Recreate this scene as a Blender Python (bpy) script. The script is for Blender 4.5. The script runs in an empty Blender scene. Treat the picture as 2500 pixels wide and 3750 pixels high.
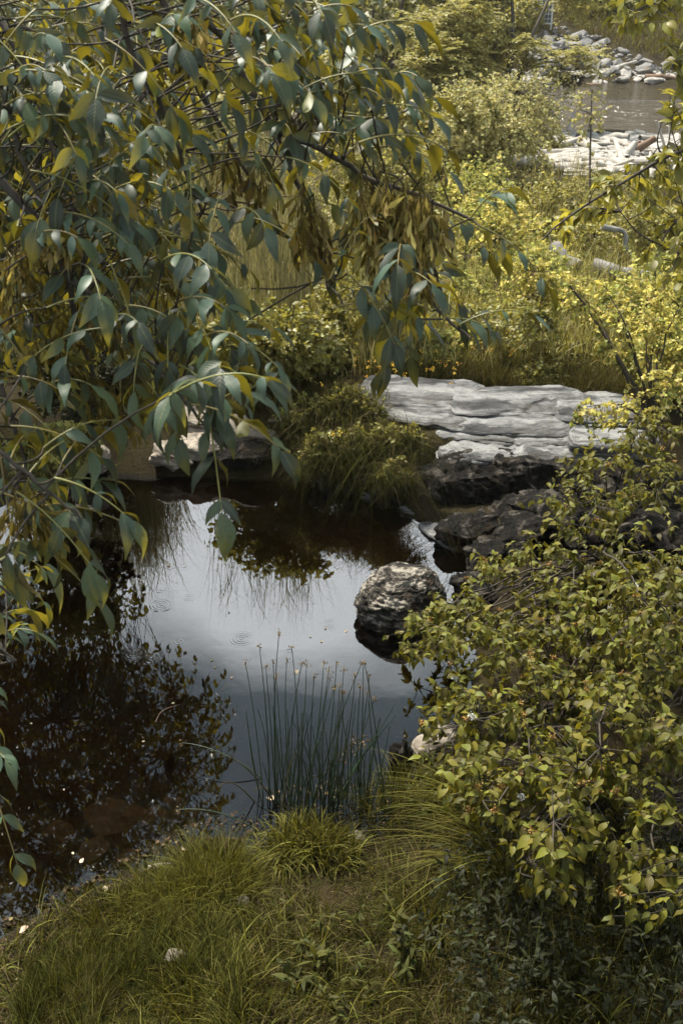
import bpy, math, numpy as np
from mathutils import Matrix, Vector

# ------------------------------------------------------------------ camera, sky, sun, exposure
SC = bpy.context.scene
COL = SC.collection
R = math.radians
CAM_Z, PITCH, FPX = 4.0, R(28.0), 4167.0        # eye height over the pond, tilt, focal length in photo pixels
cam_d = bpy.data.cameras.new('camera')
cam_d.sensor_fit = 'VERTICAL'; cam_d.sensor_height = 36.0; cam_d.lens = 36.0 * FPX / 3750.0
cam_d.clip_start = 0.05; cam_d.clip_end = 2000.0
cam_d.dof.use_dof = True; cam_d.dof.focus_distance = 5.0; cam_d.dof.aperture_fstop = 9.0
cam = bpy.data.objects.new('camera', cam_d); COL.objects.link(cam)
cam.location = (0, 0, CAM_Z); cam.rotation_euler = (R(90) - PITCH, 0, 0)
SC.camera = cam

SUN_EL, SUN_AZ = R(56), R(-38)                  # azimuth from +Y towards +X: the light comes from ahead, left
world = bpy.data.worlds.new('World'); SC.world = world; world.use_nodes = True
wn, wl = world.node_tree.nodes, world.node_tree.links
wn.clear()
w_out = wn.new('ShaderNodeOutputWorld'); w_bg = wn.new('ShaderNodeBackground')
w_sky = wn.new('ShaderNodeTexSky'); w_sky.sky_type = 'NISHITA'; w_sky.sun_disc = False
w_sky.sun_elevation = SUN_EL; w_sky.sun_rotation = SUN_AZ
w_tc = wn.new('ShaderNodeTexCoord'); w_map = wn.new('ShaderNodeMapping')
w_map.inputs['Scale'].default_value = (1, 1, 1.7); w_map.inputs['Location'].default_value = (6.93, 6.131, 0.369)
w_n1 = wn.new('ShaderNodeTexNoise'); w_n1.inputs['Scale'].default_value = 2.0; w_n1.inputs['Detail'].default_value = 7; w_n1.inputs['Roughness'].default_value = 0.44
w_cr = wn.new('ShaderNodeValToRGB')
for p, c in ((0.37, (1.0, 1.5, 1.8, 1)), (0.50, (3.2, 4.1, 4.6, 1)), (0.62, (27.0, 28.4, 29.0, 1))):
    e = w_cr.color_ramp.elements.new(p); e.color = c
w_cr.color_ramp.elements.remove(w_cr.color_ramp.elements[-1]); w_cr.color_ramp.elements.remove(w_cr.color_ramp.elements[0])
w_mix = wn.new('ShaderNodeMixRGB'); w_mix.inputs['Fac'].default_value = 0.86
w_bg.inputs['Strength'].default_value = 0.062
wl.new(w_tc.outputs['Generated'], w_map.inputs['Vector']); wl.new(w_map.outputs['Vector'], w_n1.inputs['Vector'])
wl.new(w_n1.outputs['Fac'], w_cr.inputs['Fac']); wl.new(w_sky.outputs['Color'], w_mix.inputs['Color1'])
wl.new(w_cr.outputs['Color'], w_mix.inputs['Color2']); wl.new(w_mix.outputs['Color'], w_bg.inputs['Color'])
wl.new(w_bg.outputs['Background'], w_out.inputs['Surface'])

sun_d = bpy.data.lights.new('sun', 'SUN'); sun_d.energy = 5.0; sun_d.angle = R(8); sun_d.color = (1.0, 0.93, 0.80)
sun = bpy.data.objects.new('sun', sun_d); COL.objects.link(sun)
sdir = Vector((math.sin(SUN_AZ) * math.cos(SUN_EL), math.cos(SUN_AZ) * math.cos(SUN_EL), math.sin(SUN_EL)))
sun.rotation_euler = sdir.to_track_quat('Z', 'Y').to_euler(); sun.location = (-6, 8, 14)

SC.view_settings.view_transform = 'Standard'; SC.view_settings.look = 'None'
SC.view_settings.exposure = 1.05; SC.view_settings.gamma = 1.0; SC.view_settings.use_curve_mapping = False
SC.cycles.use_denoising = True; SC.cycles.max_bounces = 6; SC.cycles.transparent_max_bounces = 8
SC.cycles.diffuse_bounces = 3; SC.cycles.glossy_bounces = 3; SC.cycles.caustics_reflective = False; SC.cycles.caustics_refractive = False
SC.cycles.sample_clamp_indirect = 4.0

# ------------------------------------------------------------------ numeric helpers
rng = np.random.default_rng(11)
A = np.asarray
F_ = np.array([0, math.cos(PITCH), -math.sin(PITCH)]); U_ = np.array([0, math.sin(PITCH), math.cos(PITCH)]); X_ = np.array([1.0, 0, 0])
CAMP = np.array([0, 0, CAM_Z])
def pt(px, py, s):
    """the place seen at a photo pixel, s metres along the view axis"""
    px, py, s = np.broadcast_arrays(A(px, float), A(py, float), A(s, float))
    return CAMP + s[..., None] * (F_ + ((px - 1250) / FPX)[..., None] * X_ - ((py - 1875) / FPX)[..., None] * U_)
def at_z(px, py, z=0.0):
    d = pt(px, py, 1.0) - CAMP
    t = (z - CAM_Z) / d[..., 2]
    return CAMP + t[..., None] * d
def nrm(v):
    return v / np.maximum(np.linalg.norm(v, axis=-1, keepdims=True), 1e-9)
def vnoise(p, seed=0):
    p = A(p, float); i = np.floor(p).astype(np.int64); f = p - i; f = f * f * (3 - 2 * f)
    def h(a, b, c):
        n = (a * 374761393 + b * 668265263 + c * 2147483647 + seed * 974634777) & 0xffffffff
        n = ((n ^ (n >> 13)) * 1274126177) & 0xffffffff
        n = ((n ^ (n >> 16)) * 2246822519) & 0xffffffff
        return ((n ^ (n >> 15)) & 0xffff) / 32767.5 - 1.0
    r = 0
    for dx in (0, 1):
        for dy in (0, 1):
            for dz in (0, 1):
                w = (f[..., 0] if dx else 1 - f[..., 0]) * (f[..., 1] if dy else 1 - f[..., 1]) * (f[..., 2] if dz else 1 - f[..., 2])
                r = r + w * h(i[..., 0] + dx, i[..., 1] + dy, i[..., 2] + dz)
    return r
def fbm(p, seed=0, oct=4, gain=0.5):
    p = A(p, float); r = 0; a = 1.0
    for k in range(oct):
        r = r + a * vnoise(p * (2.03 ** k) + k * 7.3, seed + k); a *= gain
    return r
def sstep(a, b, x):
    t = np.clip((x - a) / (b - a), 0, 1); return t * t * (3 - 2 * t)
def in_poly(x, y, poly):
    x = A(x, float); y = A(y, float); c = np.zeros(x.shape, bool); n = len(poly)
    for i in range(n):
        x1, y1 = poly[i]; x2, y2 = poly[(i + 1) % n]
        if y1 == y2: continue
        c ^= ((y1 > y) != (y2 > y)) & (x < (x2 - x1) * (y - y1) / (y2 - y1) + x1)
    return c
def poly_sd(x, y, poly):
    d = np.full(np.shape(x), 1e9)
    for i in range(len(poly)):
        a = A(poly[i]); b = A(poly[(i + 1) % len(poly)]); e = b - a
        t = np.clip(((x - a[0]) * e[0] + (y - a[1]) * e[1]) / (e @ e), 0, 1)
        d = np.minimum(d, np.hypot(x - a[0] - t * e[0], y - a[1] - t * e[1]))
    return np.where(in_poly(x, y, poly), -d, d)
def sample_poly(poly, n, holes=()):
    P = A(poly, float); lo, hi = P.min(0), P.max(0); out = np.zeros((0, 2))
    while len(out) < n:
        q = lo + rng.random((n * 2, 2)) * (hi - lo)
        k = in_poly(q[:, 0], q[:, 1], poly)
        for h, keep in holes: k &= ~(in_poly(q[:, 0], q[:, 1], h) & (rng.random(len(q)) > keep))
        out = np.vstack([out, q[k]])
    return out[:n]

# ------------------------------------------------------------------ mesh helpers
class MB:
    def __init__(s): s.v = []; s.f = []; s.m = []; s.n = 0
    def add(s, v, f, m=0):
        v = A(v, float).reshape(-1, 3); f = A(f, np.int64)
        s.v.append(v); s.f.append(f + s.n); s.m.append(np.full(len(f), m)); s.n += len(v); return s
    def mesh(s, name, mats, smooth=False, off=(0, 0, 0)):
        me = bpy.data.meshes.new(name)
        if s.n == 0: return me
        v = np.vstack(s.v) - A(off, float)
        me.vertices.add(len(v)); me.vertices.foreach_set('co', v.astype(np.float32).ravel())
        lt = np.concatenate([np.full(len(f), f.shape[1]) for f in s.f]).astype(np.int32)
        li = np.concatenate([f.ravel() for f in s.f]).astype(np.int32)
        me.loops.add(len(li)); me.loops.foreach_set('vertex_index', li)
        me.polygons.add(len(lt)); me.polygons.foreach_set('loop_start', np.concatenate([[0], np.cumsum(lt)[:-1]]).astype(np.int32))
        me.polygons.foreach_set('material_index', np.concatenate(s.m).astype(np.int32))
        me.polygons.foreach_set('use_smooth', np.full(len(lt), smooth))
        for m in (mats if isinstance(mats, (list, tuple)) else [mats]): me.materials.append(m)
        me.update(calc_edges=True); me.validate()
        return me
def put(name, me, parent=None, loc=(0, 0, 0), **tags):
    o = bpy.data.objects.new(name, me); COL.objects.link(o); o.location = loc
    if parent is not None: o.parent = parent
    for k, v in tags.items():
        if v is not None: o[k] = v
    return o
def thing(name, label, cat, base, group=None):
    o = bpy.data.objects.new(name, None); COL.objects.link(o); o.location = Vector(base); o.empty_display_size = 0.1
    o['label'] = label; o['category'] = cat
    if group: o['group'] = group
    return o
def part(name, mb, mats, root, smooth=False, **tags):
    return put(name, mb.mesh(name, mats, smooth, root.location), root, **tags)

def tubes(P, rad, sides=5):
    """P (N,K,3) centre lines, rad (N,K)"""
    P = A(P, float); N, K, _ = P.shape; rad = np.broadcast_to(A(rad, float), (N, K))
    T = nrm(np.gradient(P, axis=1)); ref = np.where(np.abs(T[..., 2:3]) > 0.9, A([1.0, 0, 0]), A([0, 0, 1.0]))
    u = nrm(np.cross(T, ref)); w = np.cross(T, u)
    a = np.arange(sides) / sides * 2 * np.pi
    V = P[:, :, None] + rad[:, :, None, None] * (np.cos(a)[:, None] * u[:, :, None] + np.sin(a)[:, None] * w[:, :, None])
    k, j = np.meshgrid(np.arange(K - 1), np.arange(sides), indexing='ij'); j2 = (j + 1) % sides
    q = np.stack([k * sides + j, k * sides + j2, (k + 1) * sides + j2, (k + 1) * sides + j], -1).reshape(-1, 4)
    return V.reshape(-1, 3), (q[None] + (np.arange(N) * K * sides)[:, None, None]).reshape(-1, 4)
def resample(pts, K):
    p = A(pts, float)
    for _ in range(2):                             # corner cutting, ends kept
        q = np.empty((2 * len(p), 3)); q[0] = p[0]; q[-1] = p[-1]
        q[1:-1:2] = .75 * p[:-1] + .25 * p[1:]; q[2:-1:2] = .25 * p[:-1] + .75 * p[1:]; p = q
    L = np.concatenate([[0], np.cumsum(np.linalg.norm(np.diff(p, axis=0), axis=1))])
    t = np.linspace(0, L[-1], K)
    return np.stack([np.interp(t, L, p[:, k]) for k in range(3)], 1)
def bez(a, b, c, K):
    t = np.linspace(0, 1, K)[None, :, None]
    return a[:, None] * (1 - t) ** 2 + 2 * b[:, None] * t * (1 - t) + c[:, None] * t ** 2

LEAF_S = (A([[0, 0, 0], [-.5, .42, .10], [.5, .42, .10], [0, 1, -.12], [0, .45, -.02]]), A([[0, 2, 4], [4, 2, 3], [0, 4, 1], [4, 3, 1]]))
def leaf_template(prof, fold=.16, curl=.25, ruffle=.03, seed=0, rib=False, tipcurl=0.0):
    """prof: list of (t, half width); unit length"""
    g = np.random.default_rng(seed); v = []; f = []
    for i, (t, w) in enumerate(prof):
        z = -curl * t * t - tipcurl * max(0, t - .6) ** 2; rz = g.normal(0, ruffle, 2)
        side = .04 * math.sin(t * 5 + seed)
        v += [(-w + side, t - .03 * w, z + fold * w + rz[0] * w * 4), (side, t, z), (w + side, t - .03 * w, z + fold * w + rz[1] * w * 4)]
    for i in range(len(prof) - 1):
        a = 3 * i; f += [(a + 1, a + 2, a + 5, a + 4), (a, a + 1, a + 4, a + 3)]
    return A(v, float), A(f)
PROF_ASH = [(0, .006), (.08, .07), (.2, .155), (.36, .205), (.52, .2), (.68, .155), (.82, .09), (.92, .045), (1, .004)]
PROF_OVATE = [(0, .01), (.1, .15), (.26, .27), (.45, .31), (.63, .25), (.8, .14), (.92, .05), (1, .004)]
def frames(y, n):
    y = nrm(y); x = nrm(np.cross(y, n)); z = np.cross(x, y)
    return x, y, z
def leaves(mb, tpl, o, y, n, size, wid=1.0, m=0):
    v, f = tpl; x, y, z = frames(y, n); N = len(o); size = np.broadcast_to(A(size, float), (N,)); wid = np.broadcast_to(A(wid, float), (N,))
    V = o[:, None] + size[:, None, None] * (v[None, :, :1] * wid[:, None, None] * x[:, None] + v[None, :, 1:2] * y[:, None] + v[None, :, 2:] * z[:, None])
    mb.add(V, (f[None] + (np.arange(N) * len(v))[:, None, None]).reshape(-1, f.shape[1]), m)
def blades(mb, root, h, lean, curve, w, K=4, m=0, twist=None):
    """grass ribbons: root (N,3), h (N), lean (N,2) sideways at the tip relative to h, curve droop"""
    N = len(root); h = np.broadcast_to(A(h, float), (N,)); w = np.broadcast_to(A(w, float), (N,)); t = np.linspace(0, 1, K + 1)
    hd = np.concatenate([lean, np.zeros((N, 1))], 1); ln = np.linalg.norm(lean, axis=1)
    curve = np.broadcast_to(A(curve, float), (N,))
    c = root[:, None] + h[:, None, None] * (hd[:, None] * (t ** 1.7)[None, :, None]) 
    c[..., 2] += h[:, None] * (t[None] - (curve * ln)[:, None] * t[None] ** 2.4)
    a = rng.random(N) * 2 * np.pi if twist is None else twist
    sd = np.stack([np.cos(a), np.sin(a), np.zeros(N)], 1)
    ww = (w[:, None] * (1 - t[None] ** 1.8) * (.55 + .9 * t[None] * (1 - t[None])) + .0002)[..., None]
    V = np.stack([c - sd[:, None] * ww, c + sd[:, None] * ww], 2)
    k = np.arange(K); q = np.stack([2 * k, 2 * k + 1, 2 * k + 3, 2 * k + 2], -1)
    mb.add(V, (q[None] + (np.arange(N) * (2 * K + 2))[:, None, None]).reshape(-1, 4), m)

# ------------------------------------------------------------------ materials
def new_mat(name):
    m = bpy.data.materials.new(name); m.use_nodes = True; nt = m.node_tree; nt.nodes.clear()
    out = nt.nodes.new('ShaderNodeOutputMaterial'); return m, nt, out
def N(nt, t, **kw):
    n = nt.nodes.new(t)
    for k, v in kw.items():
        if k.startswith('i_'): n.inputs[k[2:].replace('_', ' ')].default_value = v
        else: setattr(n, k, v)
    return n
def rgba(c): return (c[0], c[1], c[2], 1)
def ramp(nt, fac, stops):
    r = nt.nodes.new('ShaderNodeValToRGB'); el = r.color_ramp.elements
    while len(el) > 1: el.remove(el[-1])
    el[0].position = stops[0][0]; el[0].color = rgba(stops[0][1])
    for p, c in stops[1:]:
        e = el.new(p); e.color = rgba(c)
    nt.links.new(fac, r.inputs['Fac']); return r.outputs['Color']
def leaf_mat(name, top, under, trans, rough=.45, spec=.5, tfac=.3, var=.35, hue=.03, spots=None, vein=None):
    m, nt, out = new_mat(name); L = nt.links.new
    geo = N(nt, 'ShaderNodeNewGeometry'); oi = N(nt, 'ShaderNodeObjectInfo')
    add = N(nt, 'ShaderNodeMath', operation='ADD'); L(geo.outputs['Random Per Island'], add.inputs[0]); L(oi.outputs['Random'], add.inputs[1])
    fr = N(nt, 'ShaderNodeMath', operation='FRACT'); L(add.outputs[0], fr.inputs[0])
    mix = N(nt, 'ShaderNodeMixRGB'); mix.inputs['Color1'].default_value = rgba(top); mix.inputs['Color2'].default_value = rgba(under)
    L(geo.outputs['Backfacing'], mix.inputs['Fac']); col = mix.outputs['Color']
    hs = N(nt, 'ShaderNodeHueSaturation')
    mh = N(nt, 'ShaderNodeMapRange'); mh.inputs['To Min'].default_value = .5 - hue; mh.inputs['To Max'].default_value = .5 + hue; L(fr.outputs[0], mh.inputs['Value'])
    m2 = N(nt, 'ShaderNodeMath', operation='MULTIPLY'); m2.inputs[1].default_value = 7.31; L(fr.outputs[0], m2.inputs[0])
    f2 = N(nt, 'ShaderNodeMath', operation='FRACT'); L(m2.outputs[0], f2.inputs[0])
    mv = N(nt, 'ShaderNodeMapRange'); mv.inputs['To Min'].default_value = 1 - var; mv.inputs['To Max'].default_value = 1 + var; L(f2.outputs[0], mv.inputs['Value'])
    L(mh.outputs[0], hs.inputs['Hue']); L(mv.outputs[0], hs.inputs['Value']); L(col, hs.inputs['Color']); col = hs.outputs['Color']
    if spots:
        tc = N(nt, 'ShaderNodeTexCoord'); nz = N(nt, 'ShaderNodeTexNoise', i_Scale=spots[0], i_Detail=2.0); L(tc.outputs['Object'], nz.inputs['Vector'])
        sp = ramp(nt, nz.outputs['Fac'], [(0, (0, 0, 0)), (spots[1], (0, 0, 0)), (spots[1] + .04, (1, 1, 1))])
        mx = N(nt, 'ShaderNodeMixRGB'); L(sp, mx.inputs['Fac']); L(col, mx.inputs['Color1']); mx.inputs['Color2'].default_value = rgba(spots[2]); col = mx.outputs['Color']
    b = N(nt, 'ShaderNodeBsdfPrincipled'); b.inputs['Roughness'].default_value = rough; b.inputs['Specular IOR Level'].default_value = spec
    if vein:                                        # midrib and side veins in the leaf's own coordinates
        tc = N(nt, 'ShaderNodeTexCoord'); sx = N(nt, 'ShaderNodeSeparateXYZ'); L(tc.outputs['Object'], sx.inputs[0])
        ab = N(nt, 'ShaderNodeMath', operation='ABSOLUTE'); L(sx.outputs['X'], ab.inputs[0])
        mr = N(nt, 'ShaderNodeMapRange'); mr.inputs['From Min'].default_value = .008; mr.inputs['From Max'].default_value = .020; mr.inputs['To Min'].default_value = .75; mr.inputs['To Max'].default_value = 0; L(ab.outputs[0], mr.inputs['Value'])
        mx = N(nt, 'ShaderNodeMixRGB'); L(mr.outputs[0], mx.inputs['Fac']); L(col, mx.inputs['Color1']); mx.inputs['Color2'].default_value = rgba(vein); col = mx.outputs['Color']
        k1 = N(nt, 'ShaderNodeMath', operation='MULTIPLY'); k1.inputs[1].default_value = 1.1; L(ab.outputs[0], k1.inputs[0])
        k2 = N(nt, 'ShaderNodeMath', operation='SUBTRACT'); L(sx.outputs['Y'], k2.inputs[0]); L(k1.outputs[0], k2.inputs[1])
        k3 = N(nt, 'ShaderNodeMath', operation='MULTIPLY'); k3.inputs[1].default_value = 62.0; L(k2.outputs[0], k3.inputs[0])
        k4 = N(nt, 'ShaderNodeMath', operation='SINE'); L(k3.outputs[0], k4.inputs[0])
        bp = N(nt, 'ShaderNodeBump', i_Strength=.12, i_Distance=.0012); L(k4.outputs[0], bp.inputs['Height']); L(bp.outputs[0], b.inputs['Normal'])
    L(col, b.inputs['Base Color'])
    t = N(nt, 'ShaderNodeBsdfTranslucent'); hs2 = N(nt, 'ShaderNodeHueSaturation'); hs2.inputs['Color'].default_value = rgba(trans); L(mv.outputs[0], hs2.inputs['Value']); L(hs2.outputs['Color'], t.inputs['Color'])
    ms = N(nt, 'ShaderNodeMixShader', i_Fac=tfac); L(b.outputs[0], ms.inputs[1]); L(t.outputs[0], ms.inputs[2]); L(ms.outputs[0], out.inputs['Surface'])
    return m
def bark_mat(name, c1, c2, scale=30, rough=.8):
    m, nt, out = new_mat(name); L = nt.links.new
    tc = N(nt, 'ShaderNodeTexCoord'); mp = N(nt, 'ShaderNodeMapping'); mp.inputs['Scale'].default_value = (1, 1, .25); L(tc.outputs['Object'], mp.inputs['Vector'])
    nz = N(nt, 'ShaderNodeTexNoise', i_Scale=float(scale), i_Detail=5.0); L(mp.outputs[0], nz.inputs['Vector'])
    b = N(nt, 'ShaderNodeBsdfPrincipled'); b.inputs['Roughness'].default_value = rough
    L(ramp(nt, nz.outputs['Fac'], [(.3, c1), (.7, c2)]), b.inputs['Base Color'])
    bp = N(nt, 'ShaderNodeBump', i_Strength=.4, i_Distance=.01); L(nz.outputs['Fac'], bp.inputs['Height']); L(bp.outputs[0], b.inputs['Normal'])
    L(b.outputs[0], out.inputs['Surface']); return m
def rock_mat(name, stops, scale=(1.2, 3, 9), det=14, rough=.75, bump=.5, stain=None, rot=(0, 0, 0), dist=.03, spec=.4, grit=.55):
    """stretched noise gives the bedding streaks; a second noise gives blotches of its own colour"""
    m, nt, out = new_mat(name); L = nt.links.new
    tc = N(nt, 'ShaderNodeTexCoord'); mp = N(nt, 'ShaderNodeMapping'); mp.inputs['Scale'].default_value = scale; mp.inputs['Rotation'].default_value = rot
    L(tc.outputs['Object'], mp.inputs['Vector'])
    nz = N(nt, 'ShaderNodeTexNoise', i_Scale=2.2, i_Detail=float(det), i_Roughness=.66, i_Distortion=.5); L(mp.outputs[0], nz.inputs['Vector'])
    col = ramp(nt, nz.outputs['Fac'], stops)
    n2 = N(nt, 'ShaderNodeTexNoise', i_Scale=26.0, i_Detail=8.0, i_Roughness=.7); L(tc.outputs['Object'], n2.inputs['Vector'])
    if stain:
        n3 = N(nt, 'ShaderNodeTexNoise', i_Scale=stain[0], i_Detail=6.0, i_Roughness=.7); L(tc.outputs['Object'], n3.inputs['Vector'])
        fac = ramp(nt, n3.outputs['Fac'], [(stain[1], (0, 0, 0)), (stain[1] + .12, (1, 1, 1))])
        mx = N(nt, 'ShaderNodeMixRGB'); L(fac, mx.inputs['Fac']); L(col, mx.inputs['Color1']); mx.inputs['Color2'].default_value = rgba(stain[2]); col = mx.outputs['Color']
    mx = N(nt, 'ShaderNodeMixRGB', blend_type='MULTIPLY'); mx.inputs['Fac'].default_value = grit; L(col, mx.inputs['Color1'])
    L(ramp(nt, n2.outputs['Fac'], [(.3, (.45, .45, .45)), (.6, (1.1, 1.1, 1.1))]), mx.inputs['Color2'])
    b = N(nt, 'ShaderNodeBsdfPrincipled'); b.inputs['Roughness'].default_value = rough; b.inputs['Specular IOR Level'].default_value = spec; L(mx.outputs[0], b.inputs['Base Color'])
    ad = N(nt, 'ShaderNodeMath', operation='ADD'); ml = N(nt, 'ShaderNodeMath', operation='MULTIPLY'); ml.inputs[1].default_value = .35
    L(n2.outputs['Fac'], ml.inputs[0]); L(nz.outputs['Fac'], ad.inputs[0]); L(ml.outputs[0], ad.inputs[1])
    bp = N(nt, 'ShaderNodeBump', i_Strength=bump, i_Distance=dist); L(ad.outputs[0], bp.inputs['Height']); L(bp.outputs[0], b.inputs['Normal'])
    L(b.outputs[0], out.inputs['Surface']); return m

M = {}
M['ash'] = leaf_mat('ash leaf', (.042, .080, .052), (.165, .146, .022), (.34, .275, .018), rough=.48, spec=.5, tfac=.27, var=.6, hue=.05, spots=(13, .62, (.035, .030, .014)), vein=(.12, .13, .055))
M['ash_far'] = leaf_mat('ash leaf', (.038, .074, .046), (.15, .134, .022), (.31, .25, .018), rough=.5, spec=.5, tfac=.27, var=.6, hue=.05)
M['key'] = leaf_mat('ash key', (.36, .285, .085), (.33, .26, .08), (.48, .37, .08), rough=.5, spec=.35, tfac=.28, var=.6, hue=.02)
M['key_dark'] = leaf_mat('withered ash key', (.15, .115, .026), (.135, .10, .024), (.24, .175, .03), rough=.7, spec=.2, tfac=.22, var=.7, hue=.025)
M['rachis'] = leaf_mat('leaf stalk', (.21, .19, .055), (.2, .18, .05), (.2, .18, .05), tfac=.05, var=.2)
M['dog'] = leaf_mat('dogwood leaf', (.110, .107, .013), (.115, .111, .028), (.24, .20, .014), rough=.55, spec=.25, tfac=.26, var=.55, hue=.03, spots=(14, .68, (.09, .068, .018)), vein=(.15, .14, .04))
M['over'] = leaf_mat('overhanging leaf', (.21, .205, .045), (.25, .235, .065), (.52, .44, .05), rough=.45, spec=.45, tfac=.4, var=.35, hue=.025, vein=(.26, .25, .08))
M['yellow'] = leaf_mat('yellow shrub leaf', (.47, .42, .12), (.48, .43, .145), (.72, .62, .15), rough=.6, spec=.3, tfac=.38, var=.5, hue=.035)
M['yellow_green'] = leaf_mat('yellow-green shrub leaf', (.24, .25, .068), (.25, .26, .085), (.44, .43, .09), rough=.6, spec=.3, tfac=.36, var=.6, hue=.035)
M['olive'] = leaf_mat('olive shrub leaf', (.29, .265, .078), (.31, .28, .10), (.48, .42, .09), rough=.55, tfac=.34, var=.4, hue=.03)
M['pale'] = leaf_mat('pale shrub leaf', (.36, .335, .135), (.37, .345, .15), (.52, .46, .15), rough=.6, tfac=.34, var=.4, hue=.03)
M['locust'] = leaf_mat('locust leaf', (.30, .28, .085), (.31, .285, .11), (.48, .42, .1), rough=.6, tfac=.36, var=.3, hue=.02)
M['dark'] = leaf_mat('dark tree leaf', (.18, .178, .055), (.19, .185, .07), (.32, .29, .06), rough=.5, tfac=.3, var=.45, hue=.03)
M['weed'] = leaf_mat('weed leaf', (.22, .21, .05), (.24, .225, .065), (.40, .345, .055), rough=.5, tfac=.3, var=.4, hue=.03)
M['herb'] = leaf_mat('herb leaf', (.058, .062, .015), (.065, .068, .020), (.13, .12, .018), rough=.65, spec=.15, tfac=.28, var=.45, hue=.03)
M['under'] = leaf_mat('shade-darkened undergrowth leaf', (.019, .023, .007), (.023, .027, .010), (.045, .042, .007), rough=.6, spec=.2, tfac=.2, var=.6, hue=.03)  # leaf colour darkened to stand in for deep shade, lower right
M['grass'] = leaf_mat('grass blade', (.040, .042, .006), (.043, .045, .008), (.085, .077, .008), rough=.8, spec=.08, tfac=.25, var=.7, hue=.035)  # dark olive grass, colour lowered further in place of foreground shade
M['dry'] = leaf_mat('dry grass blade', (.105, .082, .032), (.105, .082, .035), (.16, .122, .03), rough=.7, spec=.15, tfac=.25, var=.55, hue=.02)
M['sedge'] = leaf_mat('broad grass blade', (.115, .108, .020), (.12, .112, .022), (.23, .195, .022), rough=.6, spec=.12, tfac=.25, var=.5, hue=.025)
M['meadow'] = leaf_mat('meadow grass blade', (.30, .265, .115), (.30, .265, .115), (.42, .36, .12), rough=.65, spec=.2, tfac=.28, var=.5, hue=.03)
M['reed'] = leaf_mat('reed blade', (.26, .24, .12), (.26, .24, .12), (.36, .32, .12), rough=.6, spec=.3, tfac=.25, var=.55, hue=.03)
M['rush'] = leaf_mat('rush stem', (.030, .055, .022), (.03, .055, .022), (.05, .08, .02), rough=.45, spec=.4, tfac=.03, var=.35, hue=.03)
M['rush_head'] = leaf_mat('rush flower', (.17, .105, .04), (.17, .105, .04), (.2, .14, .05), rough=.8, tfac=.1, var=.5)
M['cyme'] = leaf_mat('dogwood flower head', (.34, .20, .055), (.34, .20, .055), (.3, .2, .05), rough=.8, tfac=.1, var=.4)
M['white_flower'] = leaf_mat('white petal', (.75, .74, .68), (.7, .7, .65), (.6, .6, .5), rough=.7, tfac=.15, var=.1)
M['yellow_flower'] = leaf_mat('yellow petal', (.78, .45, .02), (.75, .45, .02), (.7, .4, .02), rough=.6, tfac=.2, var=.15)
M['pale_leaf'] = leaf_mat('pale floating leaf', (.42, .33, .19), (.45, .36, .22), (.2, .15, .08), rough=.5, tfac=.05, var=.3, hue=.04)
M['litter'] = leaf_mat('fallen leaf', (.05, .035, .020), (.07, .05, .03), (.05, .035, .02), rough=.85, spec=.1, tfac=.05, var=.7, hue=.03)
M['pale_litter'] = leaf_mat('pale fallen leaf', (.17, .12, .065), (.2, .145, .085), (.1, .07, .04), rough=.85, spec=.1, tfac=.05, var=.6, hue=.04)
M['bark'] = bark_mat('grey brown bark', (.035, .028, .022), (.10, .082, .062))
M['bark_pale'] = bark_mat('pale grey bark', (.10, .085, .065), (.22, .19, .15), 14)
M['twig'] = bark_mat('dark twig', (.022, .017, .012), (.06, .046, .032), 60)
M['drift'] = bark_mat('bleached driftwood', (.24, .215, .185), (.46, .43, .385), 9, .85)
M['drift_brown'] = bark_mat('brown driftwood', (.085, .05, .03), (.20, .125, .08), 9, .85)
M['drift_grey'] = bark_mat('grey driftwood', (.10, .095, .09), (.26, .25, .235), 9, .85)
M['white_rock'] = rock_mat('pale banded rock', [(.38, (.014, .014, .016)), (.45, (.055, .056, .058)), (.51, (.135, .136, .137)), (.58, (.235, .236, .236)), (.68, (.10, .10, .10))], (.5, 1.6, 14), bump=.9, stain=(2.6, .55, (.055, .048, .038)), rot=(R(8), R(-5), R(10)), grit=.45)
M['bank_rock'] = rock_mat('warm pale rock', [(.36, (.07, .055, .04)), (.45, (.20, .17, .135)), (.56, (.33, .29, .24)), (.68, (.19, .15, .115))], (1, 2, 11), bump=.7, stain=(4, .58, (.20, .10, .05)))
M['dark_rock'] = rock_mat('dark wet rock', [(.42, (.003, .003, .0025)), (.5, (.009, .0075, .006)), (.55, (.022, .018, .014)), (.61, (.10, .088, .074))], (5, 5, 1.3), bump=1.0, stain=(5, .55, (.034, .021, .007)), rot=(0, R(48), 0), rough=.7, spec=.15, dist=.09)
M['boulder'] = rock_mat('folded grey boulder', [(.42, (.005, .004, .003)), (.475, (.026, .021, .016)), (.52, (.095, .078, .060)), (.57, (.42, .38, .32))], (2.6, 6, 9), bump=1.0, stain=(5, .56, (.14, .08, .036)), rot=(R(25), R(-22), R(20)), dist=.09)
M['riprap'] = rock_mat('grey riprap', [(.3, (.10, .098, .095)), (.5, (.20, .195, .19)), (.7, (.31, .30, .285))], (1, 1, 2), bump=.7, stain=(.9, .54, (.17, .12, .08)))
M['shore_stone'] = rock_mat('pale shore stone', [(.3, (.22, .21, .19)), (.5, (.36, .34, .31)), (.7, (.46, .44, .41))], (1, 1, 2), bump=.4)
M['sunk_rock'] = rock_mat('brown silted stone', [(.35, (.14, .08, .042)), (.5, (.28, .16, .085)), (.65, (.40, .24, .13))], (1, 1, 1), bump=.5)
M['metal'] = bark_mat('white painted steel', (.55, .57, .58), (.75, .77, .78), 3, .5)
M['dark_mesh'] = bark_mat('dark wire', (.05, .055, .06), (.10, .11, .12), 3, .5)

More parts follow.
